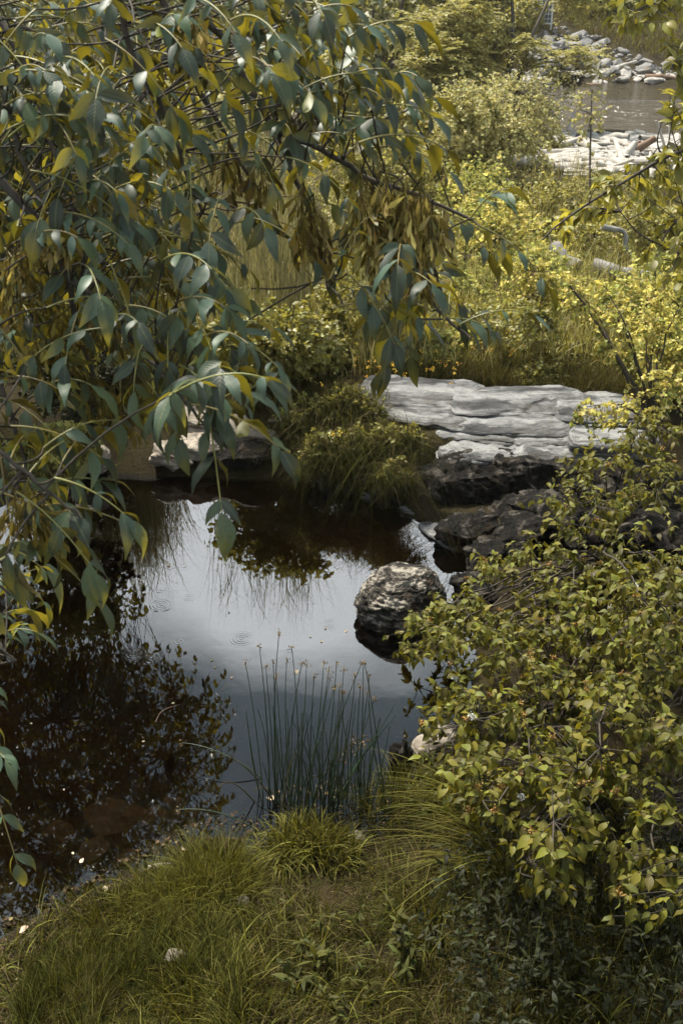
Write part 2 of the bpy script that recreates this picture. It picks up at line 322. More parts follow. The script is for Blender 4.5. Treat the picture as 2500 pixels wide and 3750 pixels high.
# ------------------------------------------------------------------ terrain
POND_PX = [(120, 3375), (330, 3250), (560, 3135), (700, 3065), (830, 3035), (900, 3060), (930, 3150), (970, 3120), (1000, 3060), (1120, 3010), (1260, 3060),
           (1340, 3080), (1420, 2990), (1500, 2880), (1590, 2760), (1690, 2590), (1760, 2380), (1745, 2150), (1680, 2030), (1560, 1915),
           (1440, 1850), (1330, 1800), (1180, 1775), (1000, 1755), (800, 1742), (600, 1732), (420, 1722), (250, 1735), (100, 1790),
           (-120, 1880), (-330, 2100), (-450, 2500), (-420, 2900), (-250, 3250), (-120, 3500), (0, 3430)]
POND = [tuple(at_z(px, py)[:2]) for px, py in POND_PX]
BASE_Y = [-60, -6, 0, 1.2, 2.4, 3.2, 4.5, 7.6, 8.6, 10, 14, 20, 25, 28.5, 30.0, 31.5, 36.5, 38.6, 39.6, 41.5, 44.5, 50, 60, 90, 160, 400]
BASE_Z = [5.0, 3.0, 2.35, 1.30, .42, .26, .22, .28, .34, .40, .25, -.05, -.45, -.75, -.98, -1.7, -1.8, -1.3, -.98, -.55, -.10, .75, 3.2, 10, 20, 20]
def ground(x, y):
    x = A(x, float); y = A(y, float)
    z = np.interp(y + .8 * np.sin(x * .18) * sstep(24, 30, y), BASE_Y, BASE_Z)
    mid = sstep(2, 4, y) * (1 - sstep(11, 16, y))
    z = z + mid * (.30 * np.clip(x - 1.25, 0, 4) * (1 - sstep(6.4, 7.4, y)) + .22 * np.clip(-2.6 - x, 0, 4))
    z = z * (1 - .95 * sstep(.45, .75, x) * (1 - sstep(2.3, 3.0, x)) * sstep(6.3, 6.8, y) * (1 - sstep(7.95, 8.15, y)))
    p = np.stack([x, y, np.zeros_like(x)], -1)
    big = sstep(9, 20, y) * .22 + .03
    z = z + big * fbm(p * .45, 3, 3) + .018 * fbm(p * 3.1, 5, 3)
    near = (y < 14) & (y > -1) & (np.abs(x) < 8)
    sd = np.full(x.shape, 9.0); sd[near] = poly_sd(x[near], y[near], POND)
    sd = sd + np.where(near, .06 * fbm(p * 2.3, 9, 3), 0)
    bank = .012 + np.where(y < 6, .16, .62) * np.clip(sd, 0, 9) ** 1.0
    bed = -.03 - .62 * sstep(0, 1.5, -sd) + .02 * fbm(p * 4, 12, 2)
    return np.where(sd > 0, np.minimum(np.maximum(z, .02), bank) * (sd < 3) + z * (sd >= 3), bed)
def axis(parts):
    return np.unique(np.concatenate([np.arange(a, b, s) for a, b, s in parts] ).round(4))
gx = axis([(-400, -60, 30), (-60, -16, 3.0), (-16, -5, .5), (-5, 5, .055), (5, 16, .4), (16, 60, 2.5), (60, 401, 30)])
gy = axis([(-60, -4, 4), (-4, 1.6, .3), (1.6, 10.5, .055), (10.5, 20, .25), (20, 48, .45), (48, 90, 2.0), (90, 401, 15)])
X, Y = np.meshgrid(gx, gy); Z = ground(X, Y); nx, ny = len(gx), len(gy)
jj, ii = np.meshgrid(np.arange(ny - 1), np.arange(nx - 1), indexing='ij'); q = jj * nx + ii
m, nt, out = new_mat('ground'); L = nt.links.new
tc = N(nt, 'ShaderNodeTexCoord'); n1 = N(nt, 'ShaderNodeTexNoise', i_Scale=1.3, i_Detail=8.0, i_Roughness=.65); n2 = N(nt, 'ShaderNodeTexNoise', i_Scale=38.0, i_Detail=6.0, i_Roughness=.7)
L(tc.outputs['Object'], n1.inputs['Vector']); L(tc.outputs['Object'], n2.inputs['Vector'])
c1 = ramp(nt, n1.outputs['Fac'], [(.3, (.018, .014, .009)), (.5, (.032, .026, .012)), (.7, (.05, .038, .018))])
c2 = ramp(nt, n2.outputs['Fac'], [(.3, (.4, .4, .4)), (.65, (1.25, 1.2, 1.1))])
mx = N(nt, 'ShaderNodeMixRGB', blend_type='MULTIPLY', i_Fac=.8); L(c1, mx.inputs['Color1']); L(c2, mx.inputs['Color2'])
sxyz = N(nt, 'ShaderNodeSeparateXYZ'); L(tc.outputs['Object'], sxyz.inputs[0]); mz = N(nt, 'ShaderNodeMapRange'); mz.inputs['From Min'].default_value = -.01; mz.inputs['From Max'].default_value = -.08; L(sxyz.outputs['Z'], mz.inputs['Value'])
my = N(nt, 'ShaderNodeMath', operation='LESS_THAN'); my.inputs[1].default_value = 12.0; L(sxyz.outputs['Y'], my.inputs[0]); mm = N(nt, 'ShaderNodeMath', operation='MULTIPLY'); L(my.outputs[0], mm.inputs[0]); L(mz.outputs[0], mm.inputs[1])
silt = N(nt, 'ShaderNodeMixRGB'); L(mm.outputs[0], silt.inputs['Fac']); L(mx.outputs[0], silt.inputs['Color1']); L(ramp(nt, n1.outputs['Fac'], [(.35, (.06, .031, .015)), (.65, (.17, .09, .042))]), silt.inputs['Color2'])      # brown silt on the pond bed
b = N(nt, 'ShaderNodeBsdfPrincipled'); b.inputs['Roughness'].default_value = .9; b.inputs['Specular IOR Level'].default_value = .1; L(silt.outputs[0], b.inputs['Base Color'])
bp = N(nt, 'ShaderNodeBump', i_Strength=.8, i_Distance=.03); L(n2.outputs['Fac'], bp.inputs['Height']); L(bp.outputs[0], b.inputs['Normal']); L(b.outputs[0], out.inputs['Surface'])
M['ground'] = m
g = MB(); g.add(np.stack([X, Y, Z], -1), np.stack([q, q + 1, q + nx + 1, q + nx], -1).reshape(-1, 4))
GROUND = put('ground', g.mesh('ground', M['ground'], True), kind='structure', label='dark soil under the grass and along the banks', category='ground')
def ground(x, y):                                   # from here on: read the built sheet
    x = A(x, float); y = A(y, float); i = np.clip(np.searchsorted(gx, x) - 1, 0, nx - 2); j = np.clip(np.searchsorted(gy, y) - 1, 0, ny - 2)
    u = (x - gx[i]) / (gx[i + 1] - gx[i]); v = (y - gy[j]) / (gy[j + 1] - gy[j])
    return (Z[j, i] * (1 - u) + Z[j, i + 1] * u) * (1 - v) + (Z[j + 1, i] * (1 - u) + Z[j + 1, i + 1] * u) * v
def on_ground(x, y, dz=0.0):
    x = A(x, float); y = A(y, float); return np.stack([x, y, ground(x, y) + dz], -1)
def seat(px, py):
    """where the sight line through a photo pixel meets the ground"""
    d = (pt(A(px, float), A(py, float), 1.0) - CAMP).reshape(-1, 3); lo = np.full(len(d), 2.2); hi = np.full(len(d), 75.0); open_ = np.ones(len(d), bool)
    for t in np.geomspace(2.3, 75, 90):
        P = CAMP + t * d; h = open_ & (P[:, 2] < ground(P[:, 0], P[:, 1])); hi[h] = t; open_ &= ~h; lo[open_] = t
    for _ in range(14):
        m_ = (lo + hi) / 2; P = CAMP + m_[:, None] * d; h = P[:, 2] < ground(P[:, 0], P[:, 1]); hi = np.where(h, m_, hi); lo = np.where(h, lo, m_)
    return CAMP + hi[:, None] * d

# ------------------------------------------------------------------ water
def water_mat(name, ior, bump_s, scale, absorb=None, dens=0, tint=(1, 1, 1), body=None, stretch=(1, 1, 1), rough=0.0, dist=.02):
    m, nt, out = new_mat(name); L = nt.links.new
    tc = N(nt, 'ShaderNodeTexCoord'); mp = N(nt, 'ShaderNodeMapping'); mp.inputs['Scale'].default_value = stretch; L(tc.outputs['Object'], mp.inputs['Vector'])
    nz = N(nt, 'ShaderNodeTexNoise', i_Scale=scale, i_Detail=3.0); L(mp.outputs[0], nz.inputs['Vector'])
    bp = N(nt, 'ShaderNodeBump', i_Strength=bump_s, i_Distance=dist); L(nz.outputs['Fac'], bp.inputs['Height'])
    fr = N(nt, 'ShaderNodeFresnel', i_IOR=ior); L(bp.outputs[0], fr.inputs['Normal'])
    gl = N(nt, 'ShaderNodeBsdfGlossy', i_Roughness=rough); L(bp.outputs[0], gl.inputs['Normal'])
    if body: tr = N(nt, 'ShaderNodeBsdfDiffuse'); tr.inputs['Color'].default_value = rgba(body)
    else: tr = N(nt, 'ShaderNodeBsdfTransparent'); tr.inputs['Color'].default_value = rgba(tint)
    ms = N(nt, 'ShaderNodeMixShader'); L(fr.outputs[0], ms.inputs['Fac']); L(tr.outputs[0], ms.inputs[1]); L(gl.outputs[0], ms.inputs[2]); L(ms.outputs[0], out.inputs['Surface'])
    if absorb:
        va = N(nt, 'ShaderNodeVolumeAbsorption', i_Density=dens); va.inputs['Color'].default_value = rgba(absorb); L(va.outputs[0], out.inputs['Volume'])
    return m, nt, (mp, nz, bp)
M['pond'], nt, (mp, nz, bp) = water_mat('pond water', 2.4, .02, 5.0, (.55, .26, .08), 1.1, tint=(.9, .8, .64))
# rings where drops have fallen: real relief of the surface, added to the bump
tc = N(nt, 'ShaderNodeTexCoord'); acc = None
for px, py, rr in ((590, 2215, .085), (490, 2395, .085), (655, 2350, .04), (885, 2340, .09), (690, 2190, .05), (1060, 2385, .035), (550, 2420, .05), (2410 / 2, 2285, .08), (955, 1932, .06)):
    c = at_z(px, py)
    sb = N(nt, 'ShaderNodeVectorMath', operation='DISTANCE'); nt.links.new(tc.outputs['Object'], sb.inputs[0]); sb.inputs[1].default_value = tuple(c)
    sn = N(nt, 'ShaderNodeMath', operation='SINE'); mu = N(nt, 'ShaderNodeMath', operation='MULTIPLY'); mu.inputs[1].default_value = 300.0
    nt.links.new(sb.outputs['Value'], mu.inputs[0]); nt.links.new(mu.outputs[0], sn.inputs[0])
    fo = N(nt, 'ShaderNodeMapRange'); fo.inputs['From Min'].default_value = rr * .5; fo.inputs['From Max'].default_value = rr * 1.15; fo.inputs['To Min'].default_value = .10; fo.inputs['To Max'].default_value = 0.0
    nt.links.new(sb.outputs['Value'], fo.inputs['Value'])
    pr = N(nt, 'ShaderNodeMath', operation='MULTIPLY'); nt.links.new(sn.outputs[0], pr.inputs[0]); nt.links.new(fo.outputs[0], pr.inputs[1])
    if acc is None: acc = pr
    else:
        ad = N(nt, 'ShaderNodeMath', operation='ADD'); nt.links.new(acc.outputs[0], ad.inputs[0]); nt.links.new(pr.outputs[0], ad.inputs[1]); acc = ad
bp2 = N(nt, 'ShaderNodeBump', i_Strength=.22, i_Distance=.004); nt.links.new(acc.outputs[0], bp2.inputs['Height']); nt.links.new(bp.outputs[0], bp2.inputs['Normal'])
for n in nt.nodes:
    if n.type in ('FRESNEL', 'BSDF_GLOSSY'): nt.links.new(bp2.outputs[0], n.inputs['Normal'])
xs = [p[0] for p in POND]; ys = [p[1] for p in POND]
x0, x1, y0, y1 = min(xs) - .4, max(xs) + .4, min(ys) - .3, max(ys) + .3
mb = MB(); bx = [(x, y, z) for z in (-1.2, 0) for y in (y0, y1) for x in (x0, x1)]
mb.add(bx, [(0, 2, 3, 1), (4, 5, 7, 6), (0, 1, 5, 4), (2, 6, 7, 3), (0, 4, 6, 2), (1, 3, 7, 5)])
put('pond', mb.mesh('pond', M['pond']), kind='structure', label='still brown pond reflecting a cloudy sky', category='pond')
M['river'], nt, (mp, nz, bp) = water_mat('river water', 1.75, .55, 1.6, body=(.050, .041, .027), stretch=(.7, 2.6, 1), rough=.08, dist=.7)
# the riffle: stronger ripples on the near side of the river
pos = N(nt, 'ShaderNodeNewGeometry'); sep = N(nt, 'ShaderNodeSeparateXYZ'); nt.links.new(pos.outputs['Position'], sep.inputs[0])
mr = N(nt, 'ShaderNodeMapRange'); mr.inputs['From Min'].default_value = 35.5; mr.inputs['From Max'].default_value = 34.0; mr.inputs['To Min'].default_value = .12; mr.inputs['To Max'].default_value = 1.0
nt.links.new(sep.outputs['Y'], mr.inputs['Value']); nt.links.new(mr.outputs[0], bp.inputs['Strength'])
mb = MB(); mb.add([(-300, 27, -1.02), (300, 27, -1.02), (300, 41, -1.02), (-300, 41, -1.02)], [(0, 1, 2, 3)])
put('river', mb.mesh('river', M['river']), kind='structure', label='brown river with pale ripples beyond the shrubs', category='river')

# ------------------------------------------------------------------ rocks
def cube_sphere(n):
    u = np.linspace(-1, 1, n + 1); a, b = np.meshgrid(u, u); o = np.ones_like(a); V = []; Fc = []; k = 0
    j, i = np.meshgrid(np.arange(n), np.arange(n), indexing='ij'); q = j * (n + 1) + i
    for ax in range(3):
        for s in (-1, 1):
            c = [None] * 3; c[ax] = o * s; c[(ax + 1) % 3] = a * s; c[(ax + 2) % 3] = b
            V.append(np.stack(c, -1).reshape(-1, 3)); Fc.append(np.stack([q, q + 1, q + n + 2, q + n + 1], -1).reshape(-1, 4) + k); k += (n + 1) ** 2
    V = np.vstack(V); Fc = np.vstack(Fc); _, idx, inv = np.unique((V * 1e4).round().astype(int), axis=0, return_index=True, return_inverse=True)
    return V[idx], inv.ravel()[Fc]
_cs = {}
def rock(n, dims, seed, p=4.0, amp=.12, freq=1.6, strata=None, facet=0.0, fine=.02, dip=(0, 0)):
    """rounded block: p-norm box, noise, bedding steps (freq, amp), flat chips"""
    if n not in _cs: _cs[n] = cube_sphere(n)
    V, Fc = _cs[n]; r = (np.abs(V) ** p).sum(1, keepdims=True) ** (1 / p); v = V / r; d = A(dims, float) / 2
    w = v * d; nn = nrm(v / d)
    if facet:
        g = np.random.default_rng(seed + 99); D = nrm(g.normal(size=(22, 3)))
        for e in D:
            lim = facet * (.78 + .3 * g.random()); dd = v @ e
            v = v - np.clip(dd - lim, 0, 9)[:, None] * e
        w = v * d
    ref = float(np.cbrt(np.prod(d)))
    w = w + nn * (amp * ref * fbm(w / ref * freq + seed * 3.7, seed, 4))[:, None]
    if strata:
        lay = (w[:, 2] + dip[0] * w[:, 0] + dip[1] * w[:, 1]) * strata[0] + .35 * fbm(w / ref * 1.3 + 5, seed + 4, 3)
        fl = np.floor(lay); fr_ = lay - fl
        hsh = lambda k: vnoise(np.stack([k * 1.37 + seed, k * .71, k * .33], -1), seed)
        off = hsh(fl) * (1 - sstep(.8, 1, fr_)) + hsh(fl + 1) * sstep(.8, 1, fr_)
        hz = nn.copy(); hz[:, 2] *= .25
        w = w + hz * (off * strata[1] - .25 * strata[1] * np.exp(-((fr_ - .9) / .09) ** 2))[:, None]
    w = w - nn * (fine * ref * 1.6 * np.abs(fbm(w / ref * 5 * A([1, 1, 2.2]), seed + 20, 4)))[:, None]
    return w, Fc
def rotz(v, a): c, s = math.cos(a), math.sin(a); return v @ A([[c, s, 0], [-s, c, 0], [0, 0, 1]])
def rotx(v, a): c, s = math.cos(a), math.sin(a); return v @ A([[1, 0, 0], [0, c, s], [0, -s, c]])
def roty(v, a): c, s = math.cos(a), math.sin(a); return v @ A([[c, 0, -s], [0, 1, 0], [s, 0, c]])
def lone_rock(name, label, cat, loc, mat, n=28, rz=0, ry=0, rx=0, group=None, **kw):
    v, f = rock(n, **kw); mb = MB(); mb.add(rotz(rotx(roty(v, ry), rx), rz), f)
    return put(name, mb.mesh(name, mat, True), loc=loc, label=label, category=cat, group=group)
def slab(root, name, loc, mat, n, rz=0, ry=0, rx=0, label=None, **kw):
    v, f = rock(n, **kw); mb = MB(); mb.add(rotz(rotx(roty(v, ry), rx), rz), f)
    return put(name, mb.mesh(name, mat, True), root, A(loc) - A(root.location), label=label)

led = thing('rock_ledge', 'long pale banded rock ledge above the pond\'s far right bank', 'rock ledge', (1.5, 8.3, .1))
def ps(px, y_px, z): d = pt(px, y_px, 1.0) - CAMP; return CAMP + d * (z - CAM_Z) / d[2]
LS = [(1660, 1470, .40, (2.0, .75, .34), -5, 5, 3, .06), (2080, 1500, .38, (1.2, .8, .36), 3, 6, 8, .06), (1545, 1432, .47, (1.05, .50, .13), -9, 8, 14, .05), (1900, 1462, .47, (1.15, .46, .12), 4, 9, 17, .05), (2180, 1490, .455, (.7, .45, .13), -3, 7, 19, .05),
      (1560, 1515, .40, (.85, .34, .16), -16, 10, 24, .05), (1870, 1545, .40, (.95, .36, .15), -7, 11, 27, .045), (1720, 1580, .34, (.8, .30, .15), -12, 9, 29, .045), (2010, 1595, .34, (.6, .28, .18), 2, 8, 30, .04)]
for k, (px, yp, z, dm, rz_, rx_, sd_, st_) in enumerate(LS):
    slab(led, 'slab', ps(px, yp, z) - A([0, 0, dm[2] * .42]), M['white_rock'], 50 if k < 2 else 40, rz=R(rz_), rx=R(rx_), dims=dm, seed=sd_, p=5.0, amp=.06, freq=1.4, strata=(20, st_ * 1.1), fine=.006, dip=(-.06 + .05 * (k % 3), .10))
slab(led, 'slab', (1.42, 7.98, .24), M['white_rock'], 50, rz=R(-7), rx=R(4), dims=(1.35, .42, .16), seed=21, p=4, amp=.12, freq=1.4, strata=(24, .05), fine=.015, label='lower grey step of the ledge')
slab(led, 'block', (2.10, 8.0, .30), M['white_rock'], 36, rz=R(-6), rx=R(2), dims=(.7, .34, .22), seed=33, p=7, amp=.07, freq=1.4, strata=(26, .03), fine=.012, label='squared grey block at the ledge\'s right end')
dk = thing('dark_outcrop', 'dark wet rock face dropping into the pond under the pale ledge', 'rock face', (1.2, 7.8, 0))
slab(dk, 'rock', (1.45, 7.82, .03), M['dark_rock'], 64, rz=R(-11), dims=(2.1, .62, .56), seed=39, p=5, amp=.10, freq=1.8, strata=(16, .05), facet=.9, fine=.035, dip=(.8, 0))
slab(dk, 'rock', (1.0, 7.86, .06), M['dark_rock'], 52, rz=R(-10), dims=(1.15, .66, .56), seed=41, p=4, amp=.10, freq=1.8, strata=(16, .05), facet=.82, fine=.035, dip=(.8, 0))
slab(dk, 'rock', (1.66, 7.72, .05), M['dark_rock'], 48, rz=R(-14), dims=(1.0, .62, .56), seed=45, p=4, amp=.10, freq=1.8, strata=(16, .05), facet=.82, fine=.035, dip=(.8, 0))
slab(dk, 'rock', (1.42, 7.36, -.04), M['dark_rock'], 40, rz=R(-30), dims=(1.0, .6, .40), seed=49, p=4, amp=.10, freq=1.8, strata=(16, .05), facet=.8, fine=.035, dip=(.7, 0))
slab(dk, 'rock', (2.2, 7.5, .15), M['dark_rock'], 30, rz=R(10), dims=(.9, .8, .5), seed=53, p=4, amp=.10, freq=1.8, strata=(16, .05), facet=.82, fine=.04)
slab(dk, 'rock', (1.55, 6.9, -.06), M['dark_rock'], 30, rz=R(-40), dims=(.7, .45, .3), seed=57, p=3.5, amp=.10, freq=1.8, facet=.8, fine=.035)
lone_rock('rock_shelf', 'thin pale streaked rock shelf slipping under the pond surface', 'rock', at_z(1480, 1862) + A([0, .10, -.03]), M['white_rock'], 34, rz=R(-40), ry=R(3), rx=R(-9), dims=(.85, .3, .13), seed=61, p=3.5, amp=.10, freq=1.6, strata=(40, .02), fine=.02)
lone_rock('rock_shelf', 'pale wet shelf corner meeting the water below the dark rock', 'rock', at_z(1625, 1985) + A([0, .08, -.04]), M['white_rock'], 30, rz=R(-55), ry=R(3), rx=R(-12), dims=(.5, .22, .13), seed=62, p=3.5, amp=.12, freq=1.6, strata=(40, .02), fine=.03)
lone_rock('stone', 'small pale stone at the waterline below the weedy mound', 'rock', at_z(1365, 1815) + A([0, .08, 0]), M['bank_rock'], 20, rz=R(10), dims=(.34, .16, .1), seed=63, p=3.5, amp=.2, freq=2, strata=(30, .03))
for k, (px, py, w, h, z) in enumerate(((1180, 1745, .5, .3, .06), (1330, 1775, .45, .3, .05), (1450, 1810, .4, .3, .08), (1700, 1950, .7, .4, .05), (1790, 2060, .6, .4, .05), (1900, 1960, .7, .5, .12), (1760, 2190, .4, .4, .02), (2050, 1900, .8, .5, .2), (2250, 2000, .9, .5, .35), (2420, 1980, .9, .6, .5))):
    slab(dk, 'rock', at_z(px, py, z), M['dark_rock'], 28, rz=R(-35 + 23 * k), dims=(w, h, .36), seed=260 + k, p=3.6, amp=.12, freq=1.8, strata=(18, .04), facet=.8, fine=.035, dip=(.6, .2))
b0 = at_z(1470, 2300)
lone_rock('boulder', 'round folded grey boulder standing in the pond', 'boulder', b0 + A([0, .17, .085]), M['boulder'], 64, rz=R(12), dims=(.58, .52, .50), seed=76, p=2.0, amp=.07, freq=1.5, strata=(26, .010), fine=.05, dip=(.45, .5))
lone_rock('stone', 'small dark pointed stone at the water\'s edge beside the rushes', 'stone', at_z(1462, 2815) + A([0, .05, .04]), M['dark_rock'], 20, rz=R(30), dims=(.13, .12, .19), seed=75, p=2.6, amp=.18, freq=1.8, facet=.9)
lone_rock('stone', 'pale flat stone under the shrub at the pond\'s right edge', 'stone', at_z(1600, 2760) + A([0, .03, .04]), M['bank_rock'], 22, rz=R(25), ry=R(-12), dims=(.27, .16, .13), seed=78, p=4, amp=.14, freq=1.5, strata=(40, .012))
# left bank
lb = thing('bank_rocks', 'pale slanting rock slabs on the far left bank', 'rocks', (-1.0, 8.5, .1))
slab(lb, 'slab', pt(850, 1545, 9.25) + A([0, .1, -.06]), M['bank_rock'], 34, rz=R(-8), ry=R(9), dims=(.95, .5, .16), seed=81, p=4, amp=.1, freq=1.4, strata=(32, .04), fine=.015)
slab(lb, 'slab', pt(740, 1640, 9.0) + A([0, .1, -.05]), M['bank_rock'], 24, rz=R(15), dims=(.5, .4, .26), seed=83, p=4, amp=.16, freq=1.8, strata=(20, .03), facet=.9)
slab(lb, 'slab', pt(880, 1665, 8.95) + A([0, .1, -.03]), M['dark_rock'], 24, rz=R(-5), dims=(.6, .35, .22), seed=85, p=4, amp=.16, freq=1.8, strata=(20, .04), facet=.95)
slab(lb, 'slab', pt(620, 1665, 8.95) + A([0, .1, -.04]), M['bank_rock'], 24, rz=R(-20), dims=(.45, .35, .2), seed=86, p=4, amp=.16, freq=1.8, strata=(20, .03), facet=.9)
slab(lb, 'slab', pt(1120, 1590, 9.1) + A([0, .05, -.04]), M['dark_rock'], 24, rz=R(8), dims=(.42, .3, .2), seed=87, p=4, amp=.16, freq=1.8, strata=(24, .04), facet=.95)
lone_rock('stone', 'pale curved slab standing at the water\'s edge, far left', 'stone', pt(320, 1665, 8.95) + A([0, .05, -.02]), M['bank_rock'], 26, rz=R(-25), ry=R(14), dims=(.34, .26, .24), seed=89, p=3, amp=.12, freq=1.4, strata=(34, .02))
lone_rock('stone', 'flat reddish stone behind the pale slabs beside the grass', 'stone', pt(1050, 1515, 9.35) + A([0, 0, -.03]), M['bank_rock'], 18, rz=R(4), dims=(.36, .2, .07), seed=90, p=4, amp=.14, freq=1.6, strata=(40, .02))
# stones under water
for k, (px, py, w, h, t) in enumerate(((430, 2985, .34, .24, 'largest brown stone lying under the shallow pond water'), (335, 3125, .22, .16, 'brown sunken stone below the largest one'), (200, 2990, .20, .15, 'brown sunken stone left of the largest one'),
                                       (560, 3000, .16, .12, 'small brown sunken stone right of the largest one'), (480, 3180, .24, .16, 'brown sunken stone beside the floating driftwood'), (620, 3100, .2, .12, 'brown sunken stone near the grassy shore'), (630, 2960, .16, .10, 'small sunken stone at the edge of the reflection'))):
    c = at_z(px, py, -.09); c[2] = min(ground(c[0], c[1]) + .02, -.085)
    lone_rock('sunken_stone', t, 'stone', c, M['sunk_rock'], 14, rz=k * 1.3, dims=(w, h, .13), seed=100 + k, p=4, amp=.14, facet=.95, group='stones under the shallow water')
for k, (px, py, s, t) in enumerate(((643, 3525, .075, 'pale rounded stone sitting in the foreground grass'), (888, 3315, .06, 'small pale stone on the bank right of the grass tussock'), (1310, 3085, .07, 'small pale stone at the shore right of the broad grass'))):
    c = seat(A([px]), A([py]))[0]
    lone_rock('stone', t, 'stone', c + A([0, 0, s * .35]), M['bank_rock'], 12, rz=k, dims=(s * 1.1, s, s * .8), seed=120 + k, p=2.6, amp=.15)
# riprap and shingle on the far river bank: pieces of the bank
rb = put('riverbank', None, None, (9, 41.5, -.6), kind='structure', label='stony far riverbank of grey riprap and pale shingle', category='riverbank')
var = []
for k in range(9):
    v, f = rock(5, (1, .8, .55), 200 + k, p=5, amp=.07, freq=1.3, facet=.72); me = MB().add(v, f).mesh('stone', M['riprap']); var.append(me)
var2 = []
for k in range(6):
    v, f = rock(5, (1, .7, .4), 220 + k, p=3.5, amp=.14, freq=1.3, facet=.9); me = MB().add(v, f).mesh('stone', M['shore_stone']); var2.append(me)
rr = np.random.default_rng(5)
def strew(poly, n, vs, smin, smax, mat_name):
    q = sample_poly(poly, n); P = seat(q[:, 0], q[:, 1])
    for k in range(n):
        s = smin + (smax - smin) * rr.random() ** 3
        o = bpy.data.objects.new('stone', vs[int(rr.integers(len(vs)))]); COL.objects.link(o); o.parent = rb
        o.location = Vector(P[k] + A([0, 0, s * .02])) - rb.location; o.rotation_euler = (rr.normal() * .3, rr.normal() * .3, rr.random() * 6.3); o.scale = (s, s * (.7 + .5 * rr.random()), s * (.7 + .5 * rr.random()))
strew([(1990, 70), (2080, 110), (2180, 130), (2260, 185), (2480, 235), (2500, 265), (2150, 262), (1930, 255), (1930, 180)], 215, var, .2, .95, 'riprap')
strew([(1780, 320), (1880, 262), (2160, 258), (2500, 262), (2500, 300), (2250, 305), (1980, 322), (1800, 330)], 130, var2, .2, .75, 'shore')

# ------------------------------------------------------------------ plants: general builder
def connect(mains, tips, K=5, lift=.12, jitter=.25):
    """a twig from the nearest limb to every tip; mains: list of (K,3)"""
    MP = np.vstack([m_[1:] for m_ in mains]); best = None
    d = np.linalg.norm(tips[:, None] - MP[None], axis=2) * (1 + jitter * rng.random((len(tips), len(MP))))
    k = d.argmin(1); a = MP[k]; L_ = np.linalg.norm(tips - a, axis=1, keepdims=True)
    midp = (a + tips) / 2 + rng.normal(0, .1, (len(tips), 3)) * L_ + A([0, 0, 1.0]) * lift * L_
    return bez(a, midp, tips, K)
def taper(K, r0, r1): return np.linspace(r0, r1, K)
def limbs(base, ends, K=9, wob=.06, lift=.25):
    out = []
    for e in ends:
        L_ = np.linalg.norm(A(e) - base); mid = (A(e) + base) / 2 + rng.normal(0, wob, 3) * L_ + A([0, 0, lift * L_])
        c = bez(A(base, float)[None], mid[None], A(e, float)[None], K)[0]; c[1:-1] += rng.normal(0, wob * .18, (K - 2, 3)) * L_; out.append(c)
    return out
def leaf_sets(tw, n, t0=.3, spread=1.0, droop=.35, upn=.9):
    """n leaves along each twig (N,K,3): origin, direction, upper-side normal"""
    Nn, K, _ = tw.shape; t = t0 + (1 - t0) * rng.random((Nn, n)) ** .8; t[:, 0] = 1.0
    x = t * (K - 1); i = np.minimum(x.astype(int), K - 2); f = (x - i)[..., None]
    ar = np.arange(Nn)[:, None]; p = tw[ar, i] * (1 - f) + tw[ar, i + 1] * f; T = nrm(tw[ar, i + 1] - tw[ar, i])
    rv = rng.normal(size=p.shape); y = nrm(T * .6 + rv * spread * .6 + A([0, 0, -1.0]) * droop)
    nn = nrm(A([0, 0, 1.0]) * upn + rng.normal(size=p.shape) * .55)
    return p.reshape(-1, 3), y.reshape(-1, 3), nn.reshape(-1, 3)
def ellipsoid_tips(cs, n, shell=.55):
    out = []; w = A([c[1][0] * c[1][1] * c[1][2] for c in cs]) ** .7; w = w / w.sum()
    for (c, r), k in zip(cs, w):
        m_ = max(3, int(n * k)); d = nrm(rng.normal(size=(m_, 3))); u = (shell + (1 - shell) * rng.random(m_)) ** .6
        lump = 1 + .28 * fbm(d * 2.2 + c[0], int(abs(c[0]) * 10) % 50, 3)
        out.append(A(c) + d * A(r) * (u * lump)[:, None])
    return np.vstack(out)
ROOTS = []
